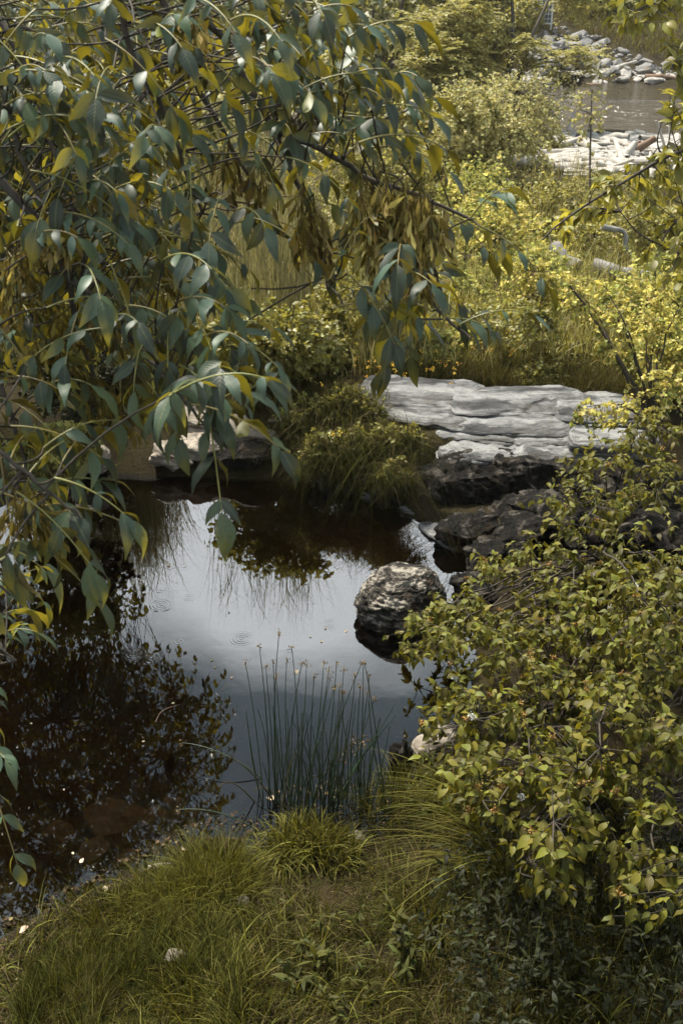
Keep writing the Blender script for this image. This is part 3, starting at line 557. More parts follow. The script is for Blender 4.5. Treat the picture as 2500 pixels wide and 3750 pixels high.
def shrub(name, label, cat, base, blobs, ntips, nleaf, size, mat, bark='twig', group=None, r0=.02, tpl=LEAF_S, wid=.62, droop=.3, spread=1.0, sub=10, flowers=None, shell=.45, trunk=None, lift=.2, t0=.25, twr=.0022, fork=-3):
    base = A(base, float); root = thing(name, label, cat, base, group)
    mains = []
    start = base
    if trunk is not None:
        tp = resample(trunk, 10); mb = MB(); v, f = tubes(tp[None], taper(10, r0 * 1.6, r0 * .8)[None], 7); mb.add(v, f); part('trunk', mb, M[bark], root, True); start = tp[fork]; mains.append(tp[3:])
    ends = []
    for c, r in blobs:
        for _ in range(max(2, sub // len(blobs))): ends.append(A(c) + nrm(rng.normal(size=3)) * A(r) * .75)
    lm = limbs(start, ends, lift=lift); mains += lm
    tips = ellipsoid_tips(blobs, ntips, shell); tips[:, 2] = np.maximum(tips[:, 2], ground(tips[:, 0], tips[:, 1]) + .04)
    tw = connect(mains, tips)
    mb = MB(); v, f = tubes(A(lm), taper(9, r0, r0 * .22)[None], 5); mb.add(v, f); v, f = tubes(tw, taper(5, r0 * .2, twr * .4)[None] if r0 * .2 < twr else taper(5, twr, twr * .4)[None], 3); mb.add(v, f)
    part('branch', mb, M[bark], root, True)
    o, y, n_ = leaf_sets(tw, nleaf, t0, spread, droop); sz = size * (.6 + .7 * rng.random(len(o)))
    mb = MB(); w_ = wid / .62 * (.85 + .3 * rng.random(len(o))); two = np.repeat(fbm(tips * (9.0 / max(1.0, np.linalg.norm(base[:2]) * .35)), 77, 2) + .5 * rng.normal(size=len(tips)) > .05, nleaf) & (mat == 'yellow')
    for mi, s_ in ((0, ~two), (1, two)):            # older and younger leaves
        if s_.any(): leaves(mb, tpl, o[s_], y[s_], n_[s_], sz[s_], w_[s_], mi)
    part('foliage', mb, [M[mat], M['yellow_green']] if mat == 'yellow' else M[mat], root, tpl is not LEAF_S, kind='stuff')
    if flowers:
        k = rng.choice(len(tips), flowers[0], replace=False); mb = MB(); o = np.repeat(tips[k] + A([0, 0, size * .3]), 7, 0) + rng.normal(0, size * .25, (flowers[0] * 7, 3))
        leaves(mb, LEAF_S, o, rng.normal(size=o.shape), rng.normal(size=o.shape), flowers[2], .9); part('flower', mb, M[flowers[1]], root, kind='stuff')
    return root
def box_blob(x0, y0, x1, y1, s, flat=.8):
    c = pt((x0 + x1) / 2, (y0 + y1) / 2, s); rx = (x1 - x0) / 2 * s / FPX; rz = (y1 - y0) / 2 * s / FPX / .93
    return (c, A([rx, rx * flat, rz]))
def below(blobs):
    c = np.mean([b_[0] for b_ in blobs], 0); return on_ground(c[0], c[1], -.03)
def lumps(x0, y0, x1, y1, s, k, big=.34):
    """k overlapping lobes filling an image box at depth s"""
    out = []; w, h = x1 - x0, y1 - y0
    for _ in range(k):
        u, v = rng.random() * .7 + .15, rng.random() * .7 + .15; a = big + .2 * rng.random()
        out.append(box_blob(x0 + w * (u - a / 1.1), y0 + h * (v - a / 1.2), x0 + w * (u + a / 1.1), y0 + h * (v + a / 1.2), s * (1 + .06 * rng.normal())))
    return out

# ------------------------------------------------------------------ far hillside trees
hill = [(-26, 62, 9, 'dark'), (-17, 66, 11, 'olive'), (-9, 60, 10, 'dark'), (-2.5, 64, 11, 'olive'), (4.5, 60, 10, 'dark'), (11, 66, 11, 'olive'), (18, 60, 10, 'dark'), (26, 66, 11, 'olive'), (34, 62, 10, 'dark'),
        (-20, 84, 14, 'dark'), (-6, 86, 14, 'dark'), (8, 84, 14, 'olive'), (22, 86, 14, 'dark'), (38, 84, 14, 'dark')]
hl = ['far left', 'left of the middle pair', 'behind the near ash', 'left of the locust tops', 'behind the locust tops', 'right of the locust tops', 'behind the riprap', 'right of the riprap', 'farthest right', 'tall back row leftmost', 'tall back row second from left', 'tall back row middle', 'tall back row second from right', 'tall back row rightmost']
for k, (x, y, h, mt) in enumerate(hill):
    base = on_ground(x, y, -.1); bl = [(base + A([rng.normal() * h * .16, rng.normal() * h * .12, h * (.3 + .16 * j)]), A([h * .30, h * .30, h * .2]) * (1.15 - .12 * j)) for j in range(4)]
    lab = 'leafy hillside tree beyond the river, ' + hl[k]
    shrub('hillside_tree', lab, 'tree', base, bl, 420, 9, .34, mt, 'bark', 'trees on the far hillside', r0=.12, trunk=[base, base + A([.1, 0, h * .2]), base + A([0, .1, h * .5])], sub=8, twr=.02)

# ------------------------------------------------------------------ middle-distance trees and shrubs
def mid(name, label, cat, box, s, k, nt_, nl, size, mat, **kw):
    bl = lumps(*box, s, k, .42 if name == 'shrub' else .34)
    if s > 40: bl = [(A([c[0], c[1], max(c[2], float(ground(c[0], c[1])) + r[2] * .7)]), r) for c, r in bl]      # stand on the far bank, not in it
    return shrub(name, label, cat, below(bl), bl, nt_, nl, size, mat, **kw)
mid('tree', 'dark bushy tree left of the locust, in front of the hillside', 'tree', (1180, -180, 1580, 480), 31, 8, 520, 11, .17, 'dark', bark='bark', r0=.07, sub=16, twr=.008)
mid('tree', 'dark bushy tree behind the hanging ash sprays, top centre', 'tree', (900, -260, 1300, 330), 34, 7, 480, 11, .18, 'dark', bark='bark', r0=.07, sub=16, twr=.008)
mid('tree', 'dark tree behind the ash leaves, top left', 'tree', (250, -280, 800, 260), 36, 7, 480, 11, .19, 'dark', bark='bark', r0=.07, sub=16, twr=.008)
mid('tree', 'dark tree in the far top left corner behind the ash', 'tree', (-350, -260, 250, 400), 30, 7, 480, 11, .18, 'dark', bark='bark', r0=.07, sub=16, twr=.008)
mid('bush', 'dark round bush under the dark tree by the river', 'bush', (1380, 260, 1640, 520), 27, 4, 300, 10, .12, 'dark', bark='bark', r0=.04)
mid('bush', 'olive bush at the meadow edge behind the reeds', 'bush', (900, 250, 1300, 480), 26, 5, 300, 10, .12, 'olive', r0=.03)
mid('bush', 'olive bush left behind the reeds and ash leaves', 'bush', (-100, 250, 520, 560), 22, 6, 420, 10, .11, 'olive', r0=.03)

# locust trees with feathery leaves: rachis fronds of many small leaflets
def frond_tree(name, label, trunks, blobs, ntips, s_leaf, base):
    root = thing(name, label, 'tree', base); mains = []
    for tr, r in trunks:
        tp = resample(tr, 12); mb = MB(); v, f = tubes(tp[None], taper(12, r, r * .35)[None], 7); mb.add(v, f); part('trunk', mb, M['bark'], root, True); mains.append(tp)
    ends = [A(c) + nrm(rng.normal(size=3)) * A(r) * .5 for c, r in blobs for _ in range(3)]
    lm = []
    for e in ends:
        allp = np.vstack([m_[3:] for m_ in mains]); a = allp[np.linalg.norm(allp - e, axis=1).argmin()]; lm += limbs(a, [e], wob=.08, lift=.12)
    tips = ellipsoid_tips(blobs, ntips, .35); tw = connect(mains + lm, tips, lift=.1)
    mb = MB(); v, f = tubes(A(lm), taper(9, .035, .012)[None], 5); mb.add(v, f); v, f = tubes(tw, taper(5, .009, .004)[None], 3); mb.add(v, f); part('branch', mb, M['bark'], root, True)
    T = nrm(tw[:, -1] - tw[:, -2]); mb = MB(); nf = 3
    for _ in range(nf):
        d = nrm(T * .5 + rng.normal(size=T.shape) * .55 * A([1, 1, .45])); Lr = s_leaf * (3.2 + 2.2 * rng.random(len(tips)))
        ra = bez(tips, tips + d * Lr[:, None] * .5, tips + d * Lr[:, None] - A([0, 0, 1]) * Lr[:, None] * .25, 8)
        o = ra[:, 1:].reshape(-1, 3); Tr = nrm(np.gradient(ra, axis=1)[:, 1:]).reshape(-1, 3); S_ = nrm(np.cross(Tr, A([0, 0, 1.0])))
        for sg in (-1, 1): leaves(mb, LEAF_S, o, S_ * sg + Tr * .35 + rng.normal(0, .12, o.shape), A([0, 0, 1.0]) + rng.normal(0, .3, o.shape), s_leaf * (.8 + .4 * rng.random(len(o))), .55)
    part('foliage', mb, M['locust'], root, kind='stuff'); return root, mains, lm
s1 = 26.5; g0 = seat(A([1765]), A([520]))[0]
def px_path(pts, s, base=None):
    P = [pt(x, y, s) for x, y in pts]; return ([A(base)] if base is not None else []) + P
gB = pt(1842, 560, 27); gB = on_ground(gB[0], gB[1], -.05)
rt, mA, lA = frond_tree('locust_tree', 'two-stemmed locust tree with feathery leaves and hanging dark pods by the river', [(px_path([(1843, 470), (1851, 332), (1872, 190), (1880, 60), (1860, -120)], 27, gB), .085), (px_path([(1850, 420), (1905, 280), (1935, 150), (1990, 40), (2040, -80)], 27, gB), .07)],
    [box_blob(1690, -170, 1880, 90, 27), box_blob(2025, -180, 2180, 10, 27.5), box_blob(1700, 80, 1860, 260, 27), box_blob(2010, 180, 2190, 290, 26.5, .6), box_blob(1890, 120, 1990, 220, 26.5), box_blob(1880, 320, 2000, 400, 26.5)], 300, .115, gB)
mb = MB(); q = np.vstack([np.stack([2040 + rng.random(70) * 100, 265 + rng.random(70) * 38], 1), np.stack([1800 + rng.random(40) * 90, 80 + rng.random(40) * 120], 1), np.stack([1795 + rng.random(12) * 30, 335 + rng.random(12) * 30], 1)])
o = pt(q[:, 0], q[:, 1], 26.4); leaves(mb, LEAF_S, o, A([0, 0, -1.0]) + rng.normal(0, .15, o.shape), rng.normal(size=o.shape), .17, .3); part('seed_pod', mb, M['twig'], rt, kind='stuff')
gA = pt(1712, 470, 25.5); gA = on_ground(gA[0], gA[1], -.05)
frond_tree('locust_tree', 'spreading feathery locust tree left of the two-stemmed one', [(px_path([(1706, 420), (1681, 260), (1665, 170), (1640, 60)], 25.5, gA), .08)],
    [box_blob(1480, 60, 1640, 200, 25.5), box_blob(1600, 10, 1780, 130, 25.5), box_blob(1510, 180, 1680, 300, 25), box_blob(1640, 140, 1790, 290, 25.5), box_blob(1560, 280, 1700, 380, 25)], 300, .11, gA)

MIDS = [  # label, box, depth, lobes, tips, leaves, size, material
 ('tall pale olive shrub right of the ash tip, before the river', (1610, 380, 1960, 800), 19, 9, 640, 9, .062, 'pale'),
 ('thin grey-green shrub beside the driftwood pile', (1900, 520, 2060, 720), 21, 4, 160, 8, .06, 'pale'),
 ('dull olive thicket below the driftwood pile', (1900, 680, 2200, 930), 17, 6, 420, 9, .055, 'olive'),
 ('bright yellow shrub right of the ash keys', (1640, 760, 1960, 1080), 14.5, 8, 620, 9, .05, 'yellow'),
 ('yellow shrub half hidden by the ash tip', (1530, 900, 1800, 1230), 12.8, 7, 520, 9, .045, 'yellow'),
 ('olive weedy bush around the dead crooked branch', (2060, 800, 2400, 1060), 15, 7, 480, 9, .05, 'olive'),
 ('yellow-green shrub in the middle of the right meadow', (1900, 980, 2230, 1260), 12.2, 8, 620, 9, .042, 'yellow'),
 ('broad yellow shrub at the right edge below the crooked branch', (2180, 960, 2600, 1330), 11.5, 9, 640, 9, .045, 'yellow'),
 ('low olive growth behind the pale ledge, centre', (1660, 1150, 1980, 1370), 10.9, 6, 420, 9, .036, 'weed'),
 ('low olive growth behind the pale ledge, right', (2000, 1220, 2330, 1430), 10.3, 6, 420, 9, .036, 'weed'),
 ('dark leafy weeds left of the pale ledge under the ash keys', (1180, 1020, 1500, 1390), 10.9, 7, 520, 9, .045, 'weed'),
 ('leafy green weeds in front of the reeds', (840, 1130, 1230, 1390), 9.9, 7, 560, 9, .05, 'weed'),
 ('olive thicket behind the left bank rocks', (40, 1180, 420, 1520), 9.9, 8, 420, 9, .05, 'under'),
 ('small leafy bush at the water\'s edge, far left', (20, 1570, 290, 1730), 8.8, 4, 170, 8, .045, 'weed'),
 ('olive bush behind the tall shrub, left of the locust stems', (1420, 440, 1640, 720), 20, 5, 300, 9, .07, 'olive'),
 ('olive bush in the meadow behind the ash keys', (1200, 560, 1520, 900), 16, 6, 400, 9, .06, 'olive'),
 ('dark olive bush on the meadow\'s left, behind the ash', (-150, 560, 330, 1050), 12.5, 7, 480, 9, .07, 'under'),
 ("yellow thicket at the meadow's centre behind the ash tip", (1560, 640, 1860, 930), 16.5, 7, 420, 9, 0.052, 'yellow'),
 ('yellow-green thicket left of the fallen log', (1880, 830, 2140, 1060), 14, 6, 380, 9, 0.048, 'yellow'),
 ('olive thicket right of the fallen log', (2330, 760, 2600, 1000), 14.5, 6, 360, 9, 0.05, 'olive'),
 ('low yellow growth under the fallen log', (2050, 1030, 2350, 1180), 12.6, 6, 380, 9, 0.042, 'yellow'),
 ('pale olive growth in the meadow left of the yellow shrub', (1380, 820, 1640, 1080), 14, 6, 340, 9, 0.05, 'pale'),
 ('olive growth straight behind the pale ledge', (1780, 1260, 2060, 1400), 10.4, 5, 340, 9, 0.034, 'weed'),
 ('yellow growth left behind the ledge, below the ash tip', (1430, 1180, 1700, 1390), 10.8, 6, 360, 9, 0.038, 'yellow'),
 ('bright yellow shrub at the right edge behind the sapling', (2300, 1180, 2620, 1480), 9.8, 7, 420, 9, 0.04, 'yellow'),
 ("pale shrub at the meadow's far edge below the driftwood pile", (2150, 700, 2480, 860), 18, 6, 320, 9, 0.058, 'pale'),
 ('olive growth in the far meadow left of the tall pale shrub', (1330, 520, 1640, 760), 18.5, 6, 340, 9, 0.06, 'olive'),
 ('pale growth in the far meadow seen through the ash gap', (560, 330, 900, 600), 21, 6, 320, 9, 0.075, 'pale'),
 ('yellow bush on the far bank above the riprap', (2090, 20, 2260, 130), 47, 4, 200, 9, .14, 'yellow'),
 ('yellow bush on the far bank right of the riprap', (2270, 100, 2440, 220), 45, 4, 220, 9, .13, 'yellow'),
 ('orange-tinged bush on the far bank at the right edge', (2400, 90, 2560, 240), 45.5, 4, 200, 9, .13, 'yellow'),
 ('low olive bush on the far bank left of the riprap', (1760, 90, 1960, 260), 46, 4, 220, 9, .14, 'olive'),
 ('olive bush on the far bank behind the wire panel', (1900, -120, 2110, 50), 50, 4, 220, 9, .16, 'olive'),
 ('dark bush on the far bank behind the top left leaves', (-250, -60, 250, 260), 46, 5, 300, 9, .17, 'dark'),
 ('olive bush on the far bank behind the top left leaves', (200, -90, 620, 230), 47, 5, 300, 9, .17, 'olive'),
 ('broad olive bush on the far bank behind the hanging keys', (560, -90, 1000, 230), 46, 5, 300, 9, .17, 'olive'),
 ('dark bush on the far bank left of the locust', (960, -90, 1420, 230), 47, 5, 300, 9, .17, 'dark'),
 ('olive bush on the far bank behind the locust crown', (1380, -90, 1800, 200), 48, 5, 300, 9, .17, 'olive'),
 ('olive bush on the far bank at the top right', (2250, -120, 2560, 80), 50, 5, 260, 9, .16, 'olive')]
for lab, box, s, k, a, b_, sz, mt in MIDS:
    mid('shrub', lab, 'shrub', box, s, k, int(a * 3.2), b_ + 1, sz * .95, mt, group='shrubs in the meadow and on the far bank', r0=.012 * s / 12, sub=14, twr=.0018 * s / 12, flowers=(14, 'yellow_flower', .014) if 'ledge, centre' in lab else None)
# thin upright sapling in front of the river
sp = pt(2160, 720, 17); sp = on_ground(sp[0], sp[1], -.02)
shrub('sapling', 'thin upright sapling standing in front of the river', 'sapling', sp, [box_blob(2090, 320, 2230, 440, 17), box_blob(2110, 420, 2220, 560, 17)], 44, 5, .06, 'pale', r0=.012, trunk=[sp, pt(2158, 600, 17), pt(2162, 460, 17), pt(2165, 330, 17)], sub=4, group=None)
# leaning sapling on the ledge
sb = pt(2440, 1680, 8.4)
shrub('sapling', 'leaning dark-stemmed sapling with small yellow leaves at the ledge\'s right end', 'sapling', on_ground(sb[0], sb[1], 0), [box_blob(2040, 1010, 2260, 1180, 8.4), box_blob(2160, 1120, 2420, 1350, 8.3), box_blob(2280, 1330, 2520, 1560, 8.1), box_blob(2080, 1450, 2330, 1600, 7.9, .5), box_blob(2350, 1020, 2560, 1250, 8.3)], 420, 8, .032, 'yellow',
      r0=.012, trunk=[on_ground(sb[0], sb[1], 0), pt(2390, 1530, 8.3), pt(2290, 1360, 8.3), pt(2215, 1230, 8.4), pt(2130, 1100, 8.4), pt(2075, 1035, 8.4)], sub=16, twr=.0016, fork=3)

# ------------------------------------------------------------------ reeds, meadow grass
def reg_px(poly, n): q = sample_poly(poly, n); return q
mb = MB(); n = 5600
x = -2.9 + rng.random(n) * 3.5; y = 9.45 + rng.random(n) * 1.1
k = fbm(np.stack([x * 1.4, y * 1.4, x * 0], -1), 31, 2) > -.35; x, y = x[k], y[k]
h = 1.55 + .75 * rng.random(len(x)) + .3 * fbm(np.stack([x, y, x * 0], -1), 33, 2); h *= 1 - .35 * sstep(-.2, .7, x)
blades(mb, on_ground(x, y), h, rng.normal(0, .10, (len(x), 2)), 1.0, .0055, 5)
o = on_ground(x, y); kk = rng.choice(len(x), 2400); t = .25 + .5 * rng.random(2400)
blades(mb, o[kk] + np.stack([rng.normal(0, .01, 2400), rng.normal(0, .01, 2400), t * h[kk]], 1), .35 + .25 * rng.random(2400), rng.normal(0, .45, (2400, 2)), .7, .005, 5)
put('reed_bed', mb.mesh('reed_bed', M['reed']), kind='stuff', label='tall pale reeds standing behind the pond', category='reeds')
def meadow(name, label, poly, n, hm, w, mats, seed=0, lean=.3, ratio=.3):
    q = sample_poly(poly, n); P = seat(q[:, 0], q[:, 1]); d = poly_sd(P[:, 0], P[:, 1], POND) if P[:, 1].max() < 14 else np.full(n, 9.); P = P[d > .02]; P[:, 2] = ground(P[:, 0], P[:, 1]) - .005
    mb = MB(); k = rng.random(len(P)) < ratio; lump = 1 + .5 * fbm(P * A([2.4, 2.4, 0]) * (1 if hm < .3 else .6), seed, 3)
    for mi, s_ in ((0, ~k), (1, k)):
        Q = P[s_]; blades(mb, Q, hm * (.5 + .8 * rng.random(len(Q))) * lump[s_], rng.normal(0, lean, (len(Q), 2)), .6, w * (.6 + .8 * rng.random(len(Q))), 4, mi)
    return put(name, mb.mesh(name, [M[m_] for m_ in mats]), kind='stuff', label=label, category='grass')
meadow('meadow_grass', 'tall dry grass of the meadow between pond and river', [(-100, 420), (1200, 420), (1700, 620), (2600, 640), (2600, 1350), (1300, 1390), (-100, 1300)], 30000, .36, .006, ('meadow', 'sedge'), 4, .3, .45)
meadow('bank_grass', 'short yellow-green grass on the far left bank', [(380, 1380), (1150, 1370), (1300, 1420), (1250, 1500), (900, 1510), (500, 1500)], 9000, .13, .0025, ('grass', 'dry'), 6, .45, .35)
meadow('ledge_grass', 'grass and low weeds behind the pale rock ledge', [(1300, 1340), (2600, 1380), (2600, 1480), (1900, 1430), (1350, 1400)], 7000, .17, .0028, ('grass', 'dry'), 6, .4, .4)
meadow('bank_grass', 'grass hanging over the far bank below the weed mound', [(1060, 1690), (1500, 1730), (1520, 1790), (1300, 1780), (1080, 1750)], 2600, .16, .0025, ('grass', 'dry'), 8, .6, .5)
meadow('hill_grass', 'yellow grass on the far riverbank', [(1250, 0), (2560, -40), (2560, 240), (2250, 180), (2050, 90), (1900, 250), (1250, 330)], 9000, .5, .02, ('sedge', 'dry'), 7, .4, .5)
# yellow flowers at the meadow's edge
mb = MB(); q = np.vstack([np.stack([1290 + rng.random(44) * 420, 1330 + rng.normal(0, 30, 44)], 1), np.stack([1600 + rng.random(30) * 300, 1180 + rng.random(30) * 120], 1), np.stack([1050 + rng.random(5) * 200, 1380 + rng.random(5) * 350], 1)])
o = pt(q[:, 0], q[:, 1], 9.45 + .5 * (1390 - q[:, 1]) / 100); o = np.repeat(o, 5, 0) + rng.normal(0, .008, (len(o) * 5, 3))
leaves(mb, LEAF_S, o, rng.normal(size=o.shape) * A([1, 1, .3]), A([0, -.6, 1.0]) + rng.normal(0, .3, o.shape), .013, .9)
v, f = tubes(bez(o[::5], o[::5] - A([0, 0, .1]), o[::5] - A([0, -.02, .26]), 3), .0012, 3); mb.add(v, f, 1)
put('yellow_flowers', mb.mesh('yellow_flowers', [M['yellow_flower'], M['weed']]), kind='stuff', label='small yellow wildflowers scattered along the edge of the ledge', category='flowers')
# weedy mound spilling over the rock between the two banks
wr = thing('weed_mound', 'shaggy mound of grass and weeds between the pale ledge and the left rocks', 'weeds', on_ground(.25, 8.2))
bl = [box_blob(1070, 1450, 1230, 1620, 8.9, .7), box_blob(1180, 1410, 1340, 1580, 8.9, .7), box_blob(1280, 1450, 1420, 1600, 8.85, .7), box_blob(1090, 1590, 1230, 1740, 8.6, .5), box_blob(1190, 1560, 1380, 1750, 8.6, .5), box_blob(1330, 1560, 1490, 1720, 8.5, .5), box_blob(1430, 1560, 1570, 1680, 8.4, .5), box_blob(1380, 1680, 1500, 1800, 8.3, .5), box_blob(1000, 1500, 1100, 1580, 8.95, .6)]
tips = ellipsoid_tips(bl, 4600, .1); tips += rng.normal(0, .045, tips.shape); mb = MB()
blades(mb, tips - A([0, 0, .06]), .10 + .24 * rng.random(len(tips)) ** 1.6, rng.normal(0, .85, (len(tips), 2)), 1.1, .0024, 5, (rng.random() < .5) * 1)
k = rng.random(len(tips)) < .5; mb2 = MB(); blades(mb2, tips[k] - A([0, 0, .05]), .12 + .22 * rng.random(k.sum()), rng.normal(0, .6, (k.sum(), 2)), 1.1, .002, 5)
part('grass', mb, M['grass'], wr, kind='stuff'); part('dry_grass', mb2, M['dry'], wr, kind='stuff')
tw = connect(limbs(on_ground(.25, 8.3), [b_[0] for b_ in bl for _ in range(3)]), ellipsoid_tips(bl, 760, .5) * 1.0 + A([0, 0, .03])); o, y, n_ = leaf_sets(tw, 9); mb = MB(); leaves(mb, LEAF_S, o, y, n_, .022 + .02 * rng.random(len(o)), .8); v, f = tubes(tw, taper(5, .0025, .001)[None], 3); mb.add(v, f, 1)
part('foliage', mb, [M['weed'], M['twig']], wr, kind='stuff')
v = MB(); q = pt(A([1300, 1560, 1180, 1120, 1400]), A([1480, 1700, 1640, 1640, 1660]), 8.3)

# ------------------------------------------------------------------ driftwood, logs
def log(name, label, pts, r0, r1, mat, K=14, sides=9, seed=0, group=None, branches=()):
    c = resample(pts, K); rad = taper(K, r0, r1) * (1 + .14 * fbm(np.stack([np.arange(K) * .6, np.full(K, seed * 3.1), np.zeros(K)], -1), seed, 2))
    root = thing(name, label, 'driftwood', c[0], group); v, f = tubes(c[None], rad[None], sides)
    v = v + .10 * r0 * fbm(v / r0 * A([.7, .7, .7]), seed + 3, 3)[:, None] * nrm(v - np.repeat(c, sides, 0)); mb = MB(); mb.add(v, f)
    for e in (0, K - 1):
        ring = v[e * sides:(e + 1) * sides]; mb.add(np.vstack([ring, ring.mean(0)[None]]), [(i, (i + 1) % sides, sides) if e else ((i + 1) % sides, i, sides) for i in range(sides)])
    part('trunk', mb, mat, root, True)
    for bp_, rb_ in branches:
        cc = resample(bp_, 8); v, f = tubes(cc[None], taper(8, rb_, rb_ * .5)[None], 6); b2 = MB(); b2.add(v, f); part('branch', b2, mat, root, True)
    return root
log('fallen_log', 'grey fallen log lying in the meadow weeds, right', [pt(2170, 975, 12.6), pt(2260, 1000, 12.5), pt(2340, 1010, 12.4), pt(2440, 1040, 12.3)], .09, .07, M['drift_grey'], seed=3)
log('dead_branch', 'crooked bare dead branch bent downward among yellow leaves', [pt(2200, 830, 13), pt(2235, 838, 13), pt(2285, 846, 13), pt(2292, 870, 13), pt(2284, 910, 13), pt(2310, 928, 13)], .038, .02, M['drift_grey'], seed=4)
log('dead_stump', 'weathered grey stump leaning in the weeds left of the log', [pt(2030, 900, 13), pt(2055, 950, 12.9), pt(2110, 985, 12.8)], .07, .10, M['drift_grey'], seed=5)
DW = [((1945, 545), (1985, 520), (2010, 470), .16, 'drift', 'pale driftwood log tilted up at the river\'s edge, left'), ((2060, 500), (2085, 480), (2098, 410), .13, 'drift', 'pale upright driftwood plank at the river\'s edge'),
      ((1880, 540), (1950, 550), (2010, 548), .14, 'drift', 'pale driftwood log lying flat, lowest left of the pile'), ((1930, 525), (1940, 490), (1950, 480), .17, 'drift_brown', 'brown broken stump in the left driftwood pile'),
      ((2030, 545), (2090, 520), (2130, 505), .15, 'drift', 'pale driftwood log slanting through the middle of the pile'), ((2040, 560), (2110, 555), (2170, 560), .13, 'drift', 'pale driftwood log lying flat in the middle of the pile'),
      ((2215, 520), (2260, 500), (2300, 505), .24, 'drift', 'thick pale driftwood log right of the sapling'), ((2300, 560), (2350, 535), (2400, 505), .17, 'drift_brown', 'red-brown driftwood log slanting up on the right'),
      ((2250, 540), (2310, 530), (2340, 540), .13, 'drift_brown', 'thin brown driftwood log under the thick pale one'), ((2180, 620), (2240, 632), (2330, 620), .14, 'drift_grey', 'grey driftwood log low in the weeds, right'),
      ((2120, 600), (2200, 590), (2280, 600), .12, 'drift', 'pale driftwood pole above the grey log'), ((2380, 560), (2450, 565), (2520, 550), .14, 'drift', 'pale driftwood log at the right edge by the river'),
      ((2240, 255), (2290, 235), (2330, 225), .12, 'drift', 'long pale pole slanting on the far riprap'), ((2140, 250), (2165, 230), (2190, 215), .09, 'drift', 'short pale pole leaning on the far riprap'),
      ((2040, 322), (2120, 315), (2200, 312), .16, 'drift_brown', 'brown log at the far waterline'), ((2360, 285), (2430, 292), (2500, 295), .18, 'drift_brown', 'brown log at the far waterline, right')]
for k, (a, b_, c, r, mt, lab) in enumerate(DW):
    far = a[1] < 340; P = seat(A([a[0], c[0]]), A([max(a[1], c[1])] * 2)); P[:, 2] = ground(P[:, 0], P[:, 1]) + r * .7
    s_ = (P[0] - CAMP) @ F_; Q = [pt(a[0], a[1], s_), pt(b_[0], b_[1], s_ * .995), pt(c[0], c[1], s_ * .99)]
    Q = [q_ if q_[2] > ground(q_[0], q_[1]) else A([q_[0], q_[1], ground(q_[0], q_[1]) + r * .5]) for q_ in Q]
    log('driftwood_log', lab, Q, r * .62, r * .36, M[mt], 10, 8, 20 + k, 'driftwood along the river')
mb = MB(); n = 150; q = sample_poly([(1850, 520), (2010, 490), (2200, 520), (2520, 510), (2520, 640), (2150, 660), (1850, 560)], n); P = seat(q[:, 0], q[:, 1])
d = nrm(rng.normal(size=(n, 3)) * A([1, .8, .10])); Ls = (.2 + .6 * rng.random(n) ** 2)[:, None]; P = P + A([0, 0, .05]); v, f = tubes(np.stack([P - d * Ls, P + rng.normal(0, .06, (n, 3)) * A([1, 1, .2]), P + d * Ls], 1), (.02 + .09 * rng.random(n) ** 2)[:, None] * A([1, .9, .55]), 6); mb.add(v, f)
put('driftwood_litter', mb.mesh('driftwood_litter', M['drift'], True), kind='stuff', label='tangle of small bleached driftwood sticks along the near riverbank', category='driftwood')
sh = MB(); q = sample_poly([(1850, 500), (2010, 480), (2200, 500), (2520, 490), (2520, 640), (2150, 660), (1850, 560)], 520); P = seat(q[:, 0], q[:, 1])
for k in range(len(q)):
    v, f = rock(3, (1, .75, .45), 700 + k % 12, p=3.2, amp=.15, facet=.9) if k < 12 else SHV[k % 12]
    if k < 12: SHV = [(v, f)] if k == 0 else SHV + [(v, f)]
    sh.add(rotz(v, k * 1.7) * (.12 + .38 * rng.random() ** 2) + P[k] + A([0, 0, .03]), f)
put('shingle', sh.mesh('shingle', M['shore_stone']), kind='stuff', label='pale stones between the driftwood on the near riverbank', category='stones')
# white framed wire panel on the far bank
c = seat(A([1980.0]), A([98.0]))[0] + A([0, -.2, .52]); wp = thing('wire_panel', 'white framed square wire grid panel above the far riprap', 'panel', c - A([0, 0, .42])); mb = MB(); hw, hh = .32, .40
bars = [((-hw, -hh), (-hw, hh), .03), ((hw, -hh), (hw, hh), .03), ((-hw, -hh), (hw, -hh), .03), ((-hw, hh), (hw, hh), .03)]
def bar(a, b_, r): return np.stack([c + A([a[0], 0, a[1]]), c + A([(a[0] + b_[0]) / 2, 0, (a[1] + b_[1]) / 2]), c + A([b_[0], 0, b_[1]])])
for a, b_, r in bars: v, f = tubes(bar(a, b_, r)[None], r, 4); mb.add(v, f)
part('frame', mb, M['metal'], wp)
for k in range(1, 5):
    for ver in (0, 1):
        u = -1 + 2 * k / 5; mb = MB(); v, f = tubes(bar(*((((u * hw, -hh), (u * hw, hh)) if ver else ((-hw, u * hh), (hw, u * hh)))), .01)[None], .011, 4); mb.add(v, f); part('wire', mb, M['metal'], wp)
mb = MB(); mb.add([c + A([a, .05 + d_, b_]) for d_ in (0, .03) for a, b_ in ((-hw, -hh), (hw, -hh), (hw, hh), (-hw, hh))], [(0, 1, 2, 3), (7, 6, 5, 4), (0, 4, 5, 1), (1, 5, 6, 2), (2, 6, 7, 3), (3, 7, 4, 0)]); part('backing', mb, M['dark_mesh'], wp)
for sx in (-1, 1):
    mb = MB(); v, f = tubes(np.stack([c + A([sx * hw, .02, -hh]), c + A([sx * hw, .02, -.8]), c + A([sx * hw, .02, -1.6])])[None], .03, 5); mb.add(v, f); part('post', mb, M['metal'], wp)

